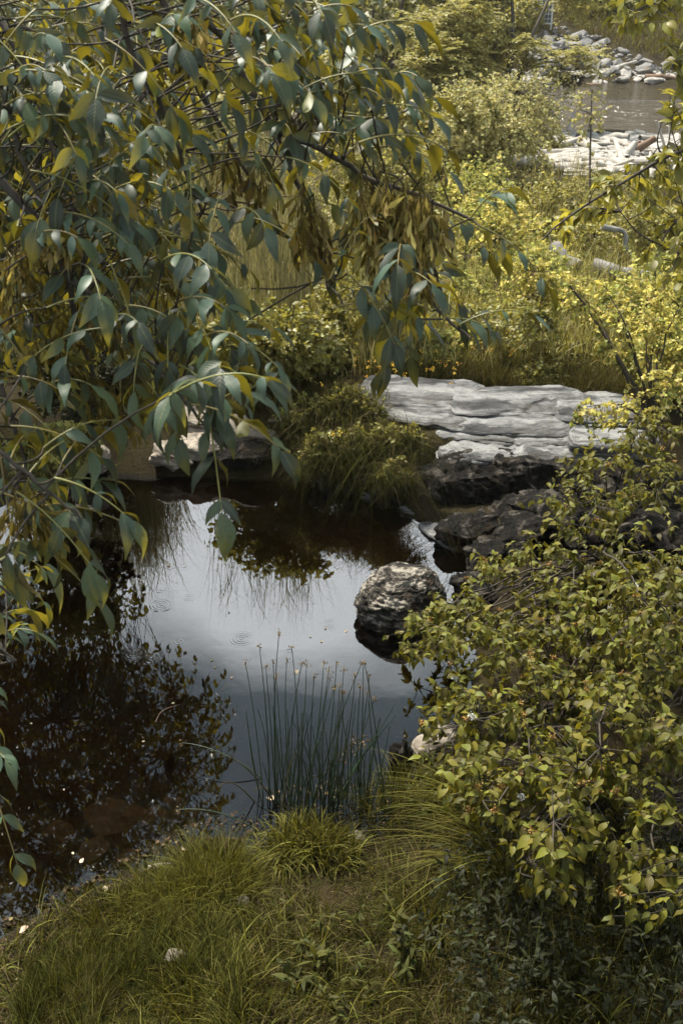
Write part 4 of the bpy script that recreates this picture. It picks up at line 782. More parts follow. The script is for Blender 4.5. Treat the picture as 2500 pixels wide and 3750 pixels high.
# ------------------------------------------------------------------ the near ash tree: limbs drawn where they hang
def var_meshes(name, prof, mat, n, **kw):
    out = []
    for k in range(n):
        v, f = leaf_template(prof, seed=k + 1, fold=.14 + .1 * rng.random(), curl=kw.get('curl', .2) * (.4 + 1.2 * rng.random()), ruffle=kw.get('ruffle', .02), tipcurl=kw.get('tipcurl', .6)); out.append((v, f, MB().add(v, f).mesh(name, mat, True)))
    return out
def place_leaves(root, vs, o, y, n_, size, wid, keep, mat, view_w=None):
    """the leaves that show largest become parts of their own, the rest one mass"""
    x_, y_, z_ = frames(y, n_); s = (o - CAMP) @ F_; c = o + y_ * size[:, None] * .5
    px = ((c - CAMP) @ X_) / np.maximum(s, .1) * FPX + 1250; py = 1875 - ((c - CAMP) @ U_) / np.maximum(s, .1) * FPX
    los = nrm(c - CAMP); show = size / np.maximum(s, .1) * (.25 + np.abs((z_ * los).sum(1))); show = np.where((px > 0) & (px < 2500) & (py > 0) & (py < 3750) & (s > .2), show, 0)
    if view_w is not None: show = show * view_w
    order = np.argsort(-show); big = order[:keep]; rest = order[keep:]; vi = rng.integers(len(vs), size=len(o)); rl = A(root.location)
    for k in big:
        ob = bpy.data.objects.new('leaf', vs[vi[k]][2]); COL.objects.link(ob); ob.parent = root
        m_ = np.eye(4); m_[:3, 0] = x_[k] * size[k] * wid[k]; m_[:3, 1] = y_[k] * size[k]; m_[:3, 2] = z_[k] * size[k]; m_[:3, 3] = o[k] - rl
        ob.matrix_local = Matrix(m_.tolist())
    mb = MB()
    for j, (v, f, _) in enumerate(vs):
        k = rest[vi[rest] == j]
        if len(k): leaves(mb, (v, f), o[k], y[k], n_[k], size[k], wid[k])
    if mb.n: part('foliage', mb, mat, root, True, kind='stuff')
ash_vs = var_meshes('leaf', PROF_ASH, M['ash'], 10, curl=.22, tipcurl=1.2)
def compound(starts, dirs, Ln, npair, lsize, droop=.45):
    """pinnate leaves: rachis lines (N,K,3) and leaflet origin, direction, normal, size"""
    Nn = len(starts); end = starts + dirs * Ln[:, None] + A([0, 0, -1.0]) * (Ln * droop)[:, None]; midp = starts + dirs * (Ln * .55)[:, None] + A([0, 0, .06]) * Ln[:, None]
    K = 12; ra = bez(starts, midp, end, K); O, Yd, Nr, S_ = [], [], [], []
    T = nrm(np.gradient(ra, axis=1)); up = A([0, 0, 1.0])
    for j in range(npair):
        t = .34 + .58 * j / max(npair - 1, 1); i = int(t * (K - 1)); p = ra[:, i]; tt = T[:, i]; sd = nrm(np.cross(tt, up) + rng.normal(0, .15, p.shape))
        for sg in (-1, 1):
            hang = .10 + .75 * rng.random((Nn, 1)); y = nrm(sd * sg * .8 + tt * .55 - up * hang + rng.normal(0, .14, p.shape))
            O.append(p); Yd.append(y); Nr.append(nrm(up * .8 + sd * sg * .35 + tt * .35 + rng.normal(0, .5, p.shape))); S_.append(lsize * (.5 + .7 * rng.random(Nn)) * (.8 + .25 * t))
    O.append(ra[:, -1]); Yd.append(nrm(T[:, -1] - up * .35)); Nr.append(nrm(up + T[:, -1] * .4 + rng.normal(0, .25, (Nn, 3)))); S_.append(lsize * (.95 + .3 * rng.random(Nn)))
    return ra, np.concatenate(O), np.concatenate(Yd), np.concatenate(Nr), np.concatenate(S_)

atr = on_ground(-3.4, 2.6, 0)
ash = thing('ash_tree', 'near ash tree reaching in from the left with drooping leaves and seed bunches', 'tree', atr)
crown = A([-2.3, 2.5, 4.9])
tr = resample([atr - A([0, 0, .1]), atr + A([.1, .1, 1.2]), atr + A([.4, .1, 2.4]), crown], 14)
mb = MB(); v, f = tubes(tr[None], taper(14, .16, .09)[None], 12); mb.add(v, f); part('trunk', mb, M['bark'], ash, True)
AB = [  # drawn limbs: pixel paths with depth at start and end, radius
 ([(300, -500), (560, -60), (630, 64), (622, 120), (661, 223), (725, 319), (797, 454), (893, 606), (960, 720)], 2.5, 2.7, .011),
 ([(450, -450), (620, -90), (677, 0), (780, 100), (869, 191), (940, 279), (1028, 343), (1150, 420), (1290, 450)], 2.4, 2.9, .012),
 ([(200, -420), (400, -120), (442, 0), (458, 104), (486, 223), (550, 335), (606, 406), (638, 494), (677, 622), (741, 781)], 2.2, 2.5, .009),
 ([(-250, -200), (-40, 180), (40, 430), (88, 598), (175, 781), (230, 900)], 2.3, 2.4, .009),
 ([(-120, -150), (100, 250), (183, 494), (263, 773), (335, 948)], 2.5, 2.5, .009),
 ([(-300, 350), (50, 700), (190, 880), (247, 1004), (271, 1139), (295, 1235), (351, 1410), (414, 1498), (478, 1554)], 2.3, 2.5, .011),
 ([(239, 1010), (320, 1070), (383, 1115), (430, 1171), (560, 1250), (700, 1300)], 2.36, 2.4, .007),
 ([(869, 240), (980, 440), (1044, 510), (1148, 526), (1227, 574), (1314, 638), (1420, 680), (1521, 709), (1609, 749), (1728, 805)], 2.7, 2.6, .010),
 ([(985, 445), (1020, 518), (1060, 606), (1116, 741), (1180, 900), (1200, 1060)], 2.65, 2.6, .008),
 ([(1420, 680), (1480, 820), (1529, 964), (1593, 1131), (1640, 1171), (1720, 1240)], 2.62, 2.5, .008),
 ([(500, -460), (820, -160), (1000, -40), (1130, 60), (1300, 140), (1420, 190)], 2.5, 2.9, .010),
 ([(1130, 420), (1280, 470), (1400, 440), (1500, 400)], 2.85, 2.8, .006),
 ([(430, 1171), (560, 1330), (680, 1480), (760, 1560), (830, 1640)], 2.4, 2.3, .006),
 ([(-400, 900), (-150, 1150), (0, 1380), (60, 1600), (120, 1800)], 2.2, 2.3, .009),
 ([(-400, 1300), (-160, 1520), (60, 1700), (180, 1800), (300, 1900)], 2.0, 2.1, .007),
 ([(-500, 1800), (-250, 1980), (-100, 2050), (40, 2180)], 2.3, 2.5, .008),
 ([(-480, 2100), (-260, 2240), (-80, 2330), (60, 2420)], 2.6, 2.8, .007),
 ([(-480, 2500), (-250, 2650), (-120, 2760), (-20, 2850)], 2.9, 3.0, .007)]
mains = []; mb = MB()
for pth, s0, s1_, r in AB:
    P = A([pt(x, y, s0 + (s1_ - s0) * k / (len(pth) - 1)) for k, (x, y) in enumerate(pth)]); c = resample(P, 26); c[1:-1] += rng.normal(0, .002, (24, 3)); mains.append(c); v, f = tubes(c[None], taper(26, r, r * .35)[None], 7); mb.add(v, f)
for k in (0, 1, 2, 3, 4, 5, 10, 13, 14, 15, 16, 17):        # limbs run back to the stem outside the frame
    a = tr[13 - (k % 5)]; e = mains[k][0]; c = bez(a[None], ((a + e) / 2 + A([0, 0, .12]))[None], e[None], 12)[0]; v, f = tubes(c[None], taper(12, .028, AB[k][3])[None], 7); mb.add(v, f)
part('branch', mb, M['bark'], ash, True)
# leaves: start points spread over the sprays seen in the photo, each tied to its nearest limb
ASH_POLY = [(-60, -80), (1130, -80), (1200, 120), (1290, 280), (1340, 440), (1420, 600), (1400, 680), (1280, 620), (1150, 640), (1000, 620), (930, 760), (1000, 900), (1010, 1060), (900, 1180), (860, 1180), (760, 1260), (640, 1260), (500, 1280), (330, 1250), (160, 1150), (-60, 1150)]
HOLES = [([(580, 230), (800, 230), (820, 440), (620, 460)], .0), ([(420, 400), (900, 430), (1000, 700), (700, 850), (420, 760)], .06), ([(640, 850), (1120, 820), (1250, 1200), (900, 1320), (640, 1120)], .1), ([(0, 1150), (200, 1150), (200, 1300), (0, 1300)], .5)]
q = sample_poly(ASH_POLY, 300, HOLES)
extra = A([(1400, 300), (1360, 400), (1430, 460), (1360, 540), (1200, 320), (1260, 240), (1150, 130), (1270, 140), (1180, 80), (1080, 60),       # right top
           (1560, 740), (1620, 770), (1660, 790), (1720, 800), (1760, 830), (1640, 1150), (1680, 1190), (1480, 980), (1500, 1060), (1540, 1110), (1580, 1140), (1610, 1170), (1550, 1180), (1420, 760), (1300, 700), (1240, 900), (1210, 1020), (1180, 960), (1330, 960), (1380, 1010), (1470, 900), (1250, 1120),
           (740, 1300), (780, 1340), (690, 1250), (740, 1400), (800, 1420), (640, 1240), (560, 1180), (830, 1380), (690, 1400), (700, 1480), (760, 1500), (820, 1520), (660, 1340), (720, 1560), (850, 1470), (620, 1450), (540, 1400), (1490, 1010), (1530, 1060), (1460, 930), (1590, 1090), (1640, 1120), (1380, 900), (1420, 980), (1300, 850), (1270, 1000), (1220, 1080),
           (100, 1340), (20, 1380), (-30, 1450), (120, 1450), (60, 1560), (160, 1640), (230, 1690), (40, 1680), (-20, 1600), (200, 1750), (110, 1730), (-10, 1800), (-30, 1500), (40, 1560), (0, 1640), (90, 1700), (140, 1800), (-40, 1880), (30, 1930), (-60, 1980), (90, 1860), (170, 1880), (20, 2040), (60, 1800), (-50, 1720), (-20, 1560), (-60, 2250), (-40, 2080),
           (-30, 2100), (20, 2140), (60, 2180), (-20, 2200), (-50, 2290), (-10, 2330), (20, 2380), (-70, 2400), (-40, 2450), (-70, 2760), (-50, 2820), (-90, 2870)], float)
q = np.vstack([q, extra]); s = 2.12 + .75 * rng.random(len(q)); s += .12 * (q[:, 0] > 900)
s[300:] = np.where(q[300:, 1] > 2050, 2.75 + .2 * rng.random(len(extra)), s[300:]); low = (q[:, 1] > 1300) & (q[:, 1] < 2050); s[low] = 2.0 + .35 * rng.random(low.sum())
starts = pt(q[:, 0], q[:, 1], s); tw = connect(mains, starts, K=5, lift=.05)
T = nrm(tw[:, -1] - tw[:, -3]); dirs = nrm(T * .45 + A([.45, -.15, .05]) + rng.normal(0, .55, T.shape) * A([1, 1, .7]))
Ln = .13 + .08 * rng.random(len(q)); ra, o, y, n_, sz = compound(starts, dirs, Ln, 3, np.where(np.arange(len(q)) < 300, .063, .072), .3)
mb = MB(); v, f = tubes(ra, taper(12, .0022, .0011)[None], 4); mb.add(v, f, 0); v, f = tubes(tw, taper(5, .0026, .0018)[None], 5); mb.add(v, f, 1); part('leaf_stalk', mb, [M['rachis'], M['twig']], ash, True, kind='stuff')
place_leaves(ash, ash_vs, o, y, n_, sz, .78 + .3 * rng.random(len(o)), 300, M['ash_far'])
# bunches of winged keys
KEY = (A([[0, 0, 0], [-.045, .28, .01], [.045, .28, .01], [-.085, .68, .0], [.085, .68, .0], [0, 1, -.03]]), A([[0, 2, 1]]), A([[1, 2, 4, 3]]), A([[3, 4, 5]]))
def key_bunch(nk, seed, wide, long_):
    g_ = np.random.default_rng(seed); t = g_.random(nk); ang = g_.random(nk) * 6.283; r = wide * (.25 + .75 * np.sqrt(g_.random(nk))) * (.5 + .5 * np.sin(np.clip(t, .05, 1) * 2.6))
    o = np.stack([np.cos(ang) * r, np.sin(ang) * r, -t * long_ + .02], 1); y = nrm(np.stack([np.cos(ang) * .35, np.sin(ang) * .35, np.full(nk, -1.0)], 1) + g_.normal(0, .30, (nk, 3)))
    n2_ = g_.normal(size=(nk, 3)); mb = MB(); sz_ = .034 + .012 * g_.random(nk)
    tpl_v = KEY[0]; x_, y_, z_ = frames(y, n2_); V = o[:, None] + sz_[:, None, None] * (tpl_v[None, :, :1] * 1.55 * x_[:, None] + tpl_v[None, :, 1:2] * y_[:, None] + tpl_v[None, :, 2:] * z_[:, None])
    off = (np.arange(nk) * 6)[:, None, None]; mi = (g_.random(nk) < .4) * 1
    mb.add(V, (KEY[1][None] + off).reshape(-1, 3), 0); base_n = mb.n - nk * 6
    mb.f.append((KEY[2][None] + off + base_n).reshape(-1, 4)); mb.m.append(mi.copy()); mb.f.append((KEY[3][None] + off + base_n).reshape(-1, 3)); mb.m.append(mi.copy())
    st = bez(np.stack([np.zeros(nk), np.zeros(nk), -t * long_ * .8 + .04], 1), o * A([.5, .5, 1]) + A([0, 0, .02]), o, 4); v, f = tubes(st, .0006, 3); mb.add(v, f, 1)
    axc = np.stack([np.zeros(8), np.zeros(8), np.linspace(.05, -long_ * .8, 8)], 1); v, f = tubes(axc[None], .0016, 4); mb.add(v, f, 1)
    return mb
kb = [key_bunch(n_k, 300 + i, w_, l_).mesh('seed_bunch', [M['key'], M['key_dark']]) for i, (n_k, w_, l_) in enumerate(((46, .032, .075), (58, .04, .09), (36, .03, .065), (64, .036, .11)))]
kd = [key_bunch(n_k, 320 + i, w_, l_).mesh('seed_bunch', [M['key_dark'], M['key_dark']]) for i, (n_k, w_, l_) in enumerate(((40, .036, .08), (52, .04, .10)))]
KB = [(705, 90, 2.45, 0), (740, 150, 2.5, 2), (500, 640, 2.6, 4), (830, 590, 2.7, 4), (960, 640, 2.7, 5), (1110, 760, 2.6, 4), (1150, 800, 2.62, 1), (1320, 700, 2.65, 1), (1400, 720, 2.6, 3), (1470, 740, 2.6, 0), (1540, 740, 2.6, 3), (1440, 800, 2.62, 1), (1360, 850, 2.6, 0), (1545, 1030, 2.55, 2), (1500, 860, 2.6, 1), (1420, 900, 2.6, 3), (1340, 780, 2.6, 3), (1580, 820, 2.6, 0), (1480, 780, 2.6, 1), (1120, 860, 2.6, 1),
      (200, 790, 2.35, 3), (240, 860, 2.35, 0), (130, 900, 2.4, 5), (60, 950, 2.4, 1), (30, 1080, 2.4, 5), (150, 1080, 2.4, 4), (230, 1180, 2.4, 5), (330, 1180, 2.42, 4), (400, 1160, 2.42, 5), (250, 1330, 2.4, 4), (330, 1400, 2.4, 5), (420, 1450, 2.45, 4), (480, 1490, 2.45, 5), (140, 1280, 2.4, 5), (110, 1830, 2.15, 1), (60, 1870, 2.15, 5), (150, 1900, 2.15, 4), (300, 640, 2.5, 4), (600, 1000, 2.6, 4), (470, 900, 2.5, 5)]
vs_all = kb + kd
for k, (x, y_, s_, t) in enumerate(KB):
    s_ = s_ - (.22 if x > 690 else .05); s_ = s_ - (.12 if x > 1290 else 0); p = pt(x, y_, s_); ob = put('seed_bunch', vs_all[t], ash, A(p) - A(ash.location)); ob.rotation_euler = (rng.normal() * .15, rng.normal() * .15, rng.random() * 6.28); ob.scale = A([1, 1, .9 + .3 * rng.random()]) * (.95 if x > 690 else .85)
kt = connect(mains, A([pt(x, y_, s_ - (.22 if x > 690 else .05)) for x, y_, s_, t in KB]) + A([0, 0, .05]), K=5, lift=0.0); mb = MB(); v, f = tubes(kt, .002, 4); mb.add(v, f); part('bunch_stalk', mb, M['twig'], ash, True, kind='stuff')


# the ash farther along the left bank, seen mostly as its reflection
RPOLY = [(-400, 2000), (60, 2080), (240, 2330), (420, 2170), (480, 2160), (560, 2240), (470, 2300), (360, 2350), (390, 2430), (600, 2450), (740, 2510), (800, 2620), (790, 2760), (790, 2900), (830, 2980), (700, 3060), (560, 3160), (300, 3300), (100, 3420), (-400, 3500)]
q = sample_poly(RPOLY, 2300); q = np.vstack([q, sample_poly([(-400, 2450), (380, 2450), (560, 2600), (600, 2900), (400, 3150), (-400, 3400)], 1300)]); tips = pt(q[:, 0], q[:, 1], 9.2 + .9 * rng.random(len(q))); tips[:, 2] *= -1
lt = on_ground(-3.7, 8.3, 0); far_ash = thing('ash_tree', 'second ash leaning over the pond from the left bank', 'tree', lt)
tr2 = resample([lt, lt + A([.1, -.1, 1.0]), lt + A([.35, -.2, 2.0]), lt + A([.6, -.4, 3.4])], 12); mb = MB(); v, f = tubes(tr2[None], taper(12, .09, .03)[None], 9); mb.add(v, f); part('trunk', mb, M['bark'], far_ash, True)
ends = tips[rng.choice(len(tips), 26, replace=False)]; lm = []
for e in ends:
    k = int(np.clip(3 + 8 * (e[2] - .6) / 3.2, 3, 10)); lm += limbs(tr2[k], [e], lift=.1, wob=.05)
mb = MB(); v, f = tubes(A(lm), taper(9, .018, .005)[None], 5); mb.add(v, f); tw = connect(lm, tips); v, f = tubes(tw, taper(5, .004, .002)[None], 3); mb.add(v, f); part('branch', mb, M['bark'], far_ash, True)
dirs = nrm(nrm(tw[:, -1] - tw[:, -3]) * .5 + rng.normal(0, .45, tips.shape)); ra, o, y, n_, sz = compound(tips, dirs, .13 + .1 * rng.random(len(tips)), 3, .066, .4)
mb = MB(); v, f = tubes(ra, .0016, 3); mb.add(v, f); part('leaf_stalk', mb, M['rachis'], far_ash, kind='stuff')
mb = MB(); leaves(mb, ash_vs[0][:2], o, y, n_, sz, 1.15); part('foliage', mb, M['ash_far'], far_ash, True, kind='stuff')

# ------------------------------------------------------------------ overhanging small tree on the right
over_vs = var_meshes('leaf', PROF_OVATE, M['over'], 6, curl=.2)
ot = on_ground(3.3, 4.4); ov = thing('overhanging_tree', 'small tree reaching in from the right with thin dark limbs and yellow-green leaves', 'tree', ot)
tr3 = resample([ot, ot + A([-.1, 0, 1.0]), ot + A([-.25, .05, 1.9]), ot + A([-.4, .1, 3.0]), ot + A([-.55, .1, 4.0])], 14); mb = MB(); v, f = tubes(tr3[None], taper(14, .07, .025)[None], 9); mb.add(v, f); part('trunk', mb, M['bark'], ov, True)
OB = [([(2900, 420), (2500, 550), (2424, 580), (2371, 611), (2244, 691), (2168, 733), (2065, 806), (2019, 840), (1984, 879)], .010), ([(2900, 1100), (2500, 935), (2390, 885), (2330, 855), (2270, 775)], .007), ([(2900, 520), (2500, 780), (2440, 850), (2405, 910), (2390, 980), (2400, 1020)], .009),
      ([(2900, -260), (2600, -60), (2420, 0), (2318, 40), (2300, 72)], .009), ([(2900, 200), (2650, 150), (2520, 180), (2460, 240)], .008), ([(2424, 580), (2400, 520), (2420, 450)], .005), ([(2900, 700), (2600, 640), (2480, 640), (2420, 690)], .006), ([(2950, 1000), (2700, 960), (2530, 1060), (2480, 1150)], .006)]
mains = []; mb = MB()
for k, (pth, r) in enumerate(OB):
    c = resample(A([pt(x, y_, 4.7 + .1 * k) for x, y_ in pth]), 20); mains.append(c); v, f = tubes(c[None], taper(20, r, r * .35)[None], 6); mb.add(v, f)
    if k != 5:
        a = tr3[min(13, 5 + k)]; e = c[0]; cc = bez(a[None], ((a + e) / 2 + A([0, 0, .1]))[None], e[None], 8)[0]; v, f = tubes(cc[None], taper(8, .018, r)[None], 6); mb.add(v, f)
part('branch', mb, M['twig'], ov, True)
q = np.vstack([sample_poly([(2000, 840), (2200, 640), (2300, 600), (2420, 520), (2560, 450), (2560, 760), (2300, 760), (2100, 880)], 62), sample_poly([(2300, 860), (2560, 700), (2560, 1080), (2380, 1050)], 26), sample_poly([(2210, -20), (2560, -60), (2560, 60), (2420, 70), (2330, 130), (2250, 90)], 26), sample_poly([(2440, 60), (2560, 40), (2560, 520), (2470, 420), (2400, 180)], 34)])
tips = pt(q[:, 0], q[:, 1], 4.6 + .7 * rng.random(len(q))); tw = connect(mains, tips, K=6, lift=.02); o, y, n_ = leaf_sets(tw, 6, .35, .75, .55, 1.0)
mb = MB(); v, f = tubes(tw, taper(6, .0028, .0014)[None], 4); mb.add(v, f); part('twig', mb, M['twig'], ov, True, kind='stuff')
shade_blobs = [(A([.5, 6.9, 5.9]), A([.9, .6, .5])), (A([3.5, 3.2, 5.6]), A([1.2, 1.2, .7])), (A([1.4, 2.9, 5.9]), A([1.5, .9, .5]))]; tp_ = ellipsoid_tips(shade_blobs, 900, .2); ul = limbs(tr3[-2], [c_ for c_, r_ in shade_blobs for _ in range(2)]); tw2 = connect(ul, tp_); o2, y2, n2 = leaf_sets(tw2, 8, .25, .9, .4, 1.0)  # unseen lobes above the frame, added to shade the dogwoods and lower right
mb = MB(); v, f = tubes(A(ul), taper(9, .03, .008)[None], 6); mb.add(v, f); v, f = tubes(tw2, taper(5, .006, .002)[None], 4); mb.add(v, f); part('shade_branch', mb, M['twig'], ov, True); mb = MB(); leaves(mb, LEAF_S, o2, y2, n2, .10, 1.0); part('crown', mb, M['over'], ov, kind='stuff')  # limbs and leaf mass of the added shade crown
place_leaves(ov, over_vs, o, y, n_, .045 + .03 * rng.random(len(o)), .7 + .2 * rng.random(len(o)), 300, M['over'])

# ------------------------------------------------------------------ dogwood shrubs on the right bank
dog_vs = var_meshes('leaf', PROF_OVATE, M['dog'], 8, curl=.25, ruffle=.02)
cy = []
for k in range(3):
    g_ = np.random.default_rng(500 + k); nn = 22; d = nrm(g_.normal(size=(nn, 3)) * A([1, 1, .4])); o = d * (.004 + .014 * g_.random(nn))[:, None] * A([1, 1, .5]); mb = MB()
    leaves(mb, LEAF_S, o, g_.normal(size=(nn, 3)), g_.normal(size=(nn, 3)), .0075, 1.0); st = bez(np.tile(A([[0, 0, -.03]]), (nn, 1)), o * .4 + A([0, 0, -.01]), o, 3); v, f = tubes(st, .0006, 3); mb.add(v, f); cy.append(mb.mesh('flower_head', M['cyme']))
cyw = []
g_ = np.random.default_rng(510); nn = 30; o = nrm(g_.normal(size=(nn, 3)) * A([1, 1, .4])) * (.004 + .014 * g_.random(nn))[:, None]; mb = MB(); leaves(mb, LEAF_S, o, g_.normal(size=(nn, 3)), g_.normal(size=(nn, 3)), .009, 1.0); cyw = mb.mesh('flower_head', M['white_flower'])
def dogwood(label, base_xy, polys, ntips, s_rng, keep, heads, whites=0, mat='dog', group='dogwood shrubs on the right bank', size=.054, npair=3, extra=0):
    base = on_ground(*base_xy, -.02); root = thing('dogwood_shrub', label, 'shrub', base, group)
    qs = []; dj = []
    for p_, w_ in polys:                            # sprays: a few shoots close together, gaps between
        nc = max(4, int(ntips * w_ / 6)); c_ = sample_poly(p_, nc); k_ = rng.integers(nc, size=int(ntips * w_)); qs.append(c_[k_] + rng.normal(0, 1, (len(k_), 2)) * A([46, 34])); dj.append(rng.normal(0, .16, nc)[k_])
    q = np.vstack(qs); ss = s_rng(q) + np.concatenate(dj); tips = pt(q[:, 0], q[:, 1], ss)
    gz = ground(tips[:, 0], tips[:, 1]); tips[:, 2] = np.maximum(tips[:, 2], gz + .08)
    ends = tips[rng.choice(len(tips), 22, replace=False)]; lm = limbs(base, ends, lift=.12, wob=.07)
    tw = connect(lm, tips, K=7, lift=.10); mb = MB(); v, f = tubes(A(lm), taper(9, .009, .003)[None], 5); mb.add(v, f); v, f = tubes(tw, taper(7, .0028, .0012)[None], 3); mb.add(v, f); part('stem', mb, M['twig'], root, True, kind='stuff')
    K = 7; Tt = nrm(tw[:, -1] - tw[:, -2]); O, Yd, Nr, S_ = [], [], [], []; up = A([0, 0, 1.0])
    for j in range(npair):
        i = K - 1 - j; p = tw[:, i]; T_ = nrm(tw[:, i] - tw[:, i - 1]); a = rng.random(len(p)) * 6.283 if j == 0 else a + 1.57
        u = nrm(np.cross(T_, up + .01)); w_ = np.cross(T_, u)
        for sg in (0, np.pi):
            sd = u * np.cos(a + sg)[:, None] + w_ * np.sin(a + sg)[:, None] * .8
            O.append(p + rng.normal(0, .004, p.shape)); Yd.append(nrm(sd + T_ * .35 - up * (.35 + .5 * rng.random((len(p), 1))))); Nr.append(nrm(up * 1.0 + sd * .25 + rng.normal(0, .32, p.shape))); S_.append(size * (.5 + .75 * rng.random(len(p))))
    if extra:
        o2, y2, n2 = leaf_sets(tw, extra, .1, 1.0, .4, 1.0); O.append(o2); Yd.append(y2); Nr.append(n2); S_.append(size * (.5 + .45 * rng.random(len(o2))))
    o, y, n_, sz = map(np.concatenate, (O, Yd, Nr, S_)); place_leaves(root, dog_vs, o, y, n_, sz, .72 + .25 * rng.random(len(o)), keep, M[mat])
    for j, k in enumerate(rng.choice(len(tips), heads + whites, replace=False)):
        ob = put('flower_head', cyw if j >= heads else cy[j % 3], root, tips[k] + A([0, 0, .025]) - base); ob.rotation_euler = (rng.normal() * .3, rng.normal() * .3, rng.random() * 6); ob.scale = (1.1,) * 3
    return root
# depth grows towards the top of the bush: it stands between the grass and the ledge
def prof(y_top, s_top, y_bot, s_bot, j=.22): return lambda q: np.interp(q[:, 1], [y_top, y_bot], [s_top, s_bot]) + j * rng.normal(size=len(q))
dogwood('large dogwood with orange flower heads leaning over the pond\'s right edge', (1.25, 5.1), [([(1640, 2480), (1700, 2340), (1880, 2270), (2160, 2280), (2350, 2500), (2380, 2800), (2100, 2900), (1820, 2880), (1640, 2800), (1560, 2660)], 1.0)], 540, prof(2300, 6.2, 2850, 4.9, .3), 300, 46, 2, extra=1)
dogwood('dogwood behind the large one, its branch reaching toward the boulder', (1.65, 6.2), [([(1700, 2120), (1900, 1990), (2200, 1960), (2500, 2050), (2520, 2400), (2200, 2380), (1900, 2360), (1700, 2330)], .78), ([(1480, 2290), (1560, 2240), (1720, 2200), (1740, 2380), (1620, 2430), (1470, 2400)], .22)], 520, prof(2000, 7.0, 2400, 6.0, .3), 260, 20, 1, extra=4)
dogwood('tall dogwood at the right edge with pale leaves', (1.95, 5.2), [([(2250, 2150), (2520, 2000), (2560, 2500), (2560, 2850), (2350, 2750), (2250, 2450)], 1.0)], 270, prof(2100, 5.9, 2800, 4.7), 220, 14, 3, extra=1)
dogwood('low dogwood drooping over the grass with orange flower heads', (1.25, 4.3), [([(1640, 2800), (1900, 2780), (2200, 2760), (2300, 2950), (2240, 3150), (2120, 3260), (1960, 3230), (1850, 3060), (1690, 2980)], 1.0)], 220, prof(2780, 5.0, 3250, 4.2, .2), 240, 26, 1, extra=1)
dogwood('sparse dogwood rising from the rocks below the ledge', (2.0, 7.2), [([(2080, 1680), (2260, 1560), (2520, 1500), (2520, 1960), (2200, 1950), (2020, 1900)], 1.0)], 280, prof(1600, 7.9, 1950, 7.0), 120, 12, 0, extra=1)
dogwood('shaded dogwood in the dark lower right corner', (1.75, 4.1), [([(2200, 2850), (2560, 2750), (2560, 3350), (2300, 3380), (2180, 3150)], 1.0)], 110, prof(2800, 4.9, 3350, 4.0), 140, 4, 0, extra=1)

# ------------------------------------------------------------------ rushes in the pond
rc = at_z(1180, 2940); rush = thing('rush_clump', 'clump of thin dark green rushes with brown flower tufts standing in the pond', 'rushes', rc + A([0, 0, -.1]))
tops = [(898, 2425, 965, 2910), (950, 2370, 985, 2930), (1022, 2320, 1020, 2950), (1068, 2372, 1085, 2950), (1000, 2425, 1000, 2935), (973, 2440, 1010, 2940), (1010, 2475, 1040, 2955), (1050, 2420, 1080, 2955), (1105, 2430, 1010, 2945), (1122, 2435, 1060, 2960), (1150, 2475, 1130, 2965), (1185, 2425, 1110, 2960), (1205, 2448, 1200, 2975), (1232, 2430, 1170, 2965), (1258, 2455, 1195, 2970), (1210, 2480, 1100, 2960), (1325, 2425, 1120, 2960), (1330, 2425, 1310, 2960), (1243, 2515, 1240, 2975), (1222, 2520, 1050, 2950), (1255, 2535, 1190, 2965), (1300, 2475, 1200, 2965), (1320, 2512, 1330, 2960), (1350, 2470, 1440, 2960), (1345, 2540, 1290, 2970), (1370, 2560, 1230, 2960), (1150, 2575, 1100, 2960), (1265, 2570, 1200, 2960), (1118, 2580, 1060, 2955), (1385, 2665, 1200, 2965), (1440, 2590, 1180, 2960), (1450, 2620, 1170, 2965), (1335, 2430, 1420, 2985), (900, 2600, 960, 2900)]
for _ in range(64):
    bx_ = 965 + 380 * rng.random() ** .9; tops.append((bx_ + rng.normal(0, 45) + 12, 2560 + 260 * rng.random(), bx_, 2905 + 70 * rng.random()))
heads = []
for k in range(3):
    g_ = np.random.default_rng(600 + k); nn = 14; mb = MB(); o = g_.normal(0, .006, (nn, 3)); leaves(mb, LEAF_S, o, g_.normal(size=(nn, 3)), g_.normal(size=(nn, 3)), .010, .6); heads.append(mb.mesh('flower_tuft', M['rush_head']))
for k, (tx, ty, bx_, by_) in enumerate(tops):
    b_ = at_z(bx_, by_, 0); b_ = b_ + A([0, 0, -.12]); d = pt(tx, ty, 1.0) - CAMP; t_ = (b_[1] + rng.normal(0, .05)) / d[1]; e = CAMP + d * t_
    bent = k > 34 and k % 5 == 0; e = e + (A([rng.normal(0, .15), rng.normal(0, .05), -.22]) if bent else 0); c = bez(b_[None], ((b_ + e) / 2 + A([rng.normal(0, .03), 0, .22 if bent else .03]))[None], e[None], 9); mb = MB(); v, f = tubes(c, taper(9, .0042, .0016)[None], 5); mb.add(v, f)
    st = part('stem', mb, M['dry' if bent else 'rush'], rush, True)
    if k < 26: ob = put('flower_tuft', heads[k % 3], st, e - rc - A([0, 0, -.1])); ob.rotation_euler = (k, k * 2., k * 3.); ob.scale = (1.15,) * 3
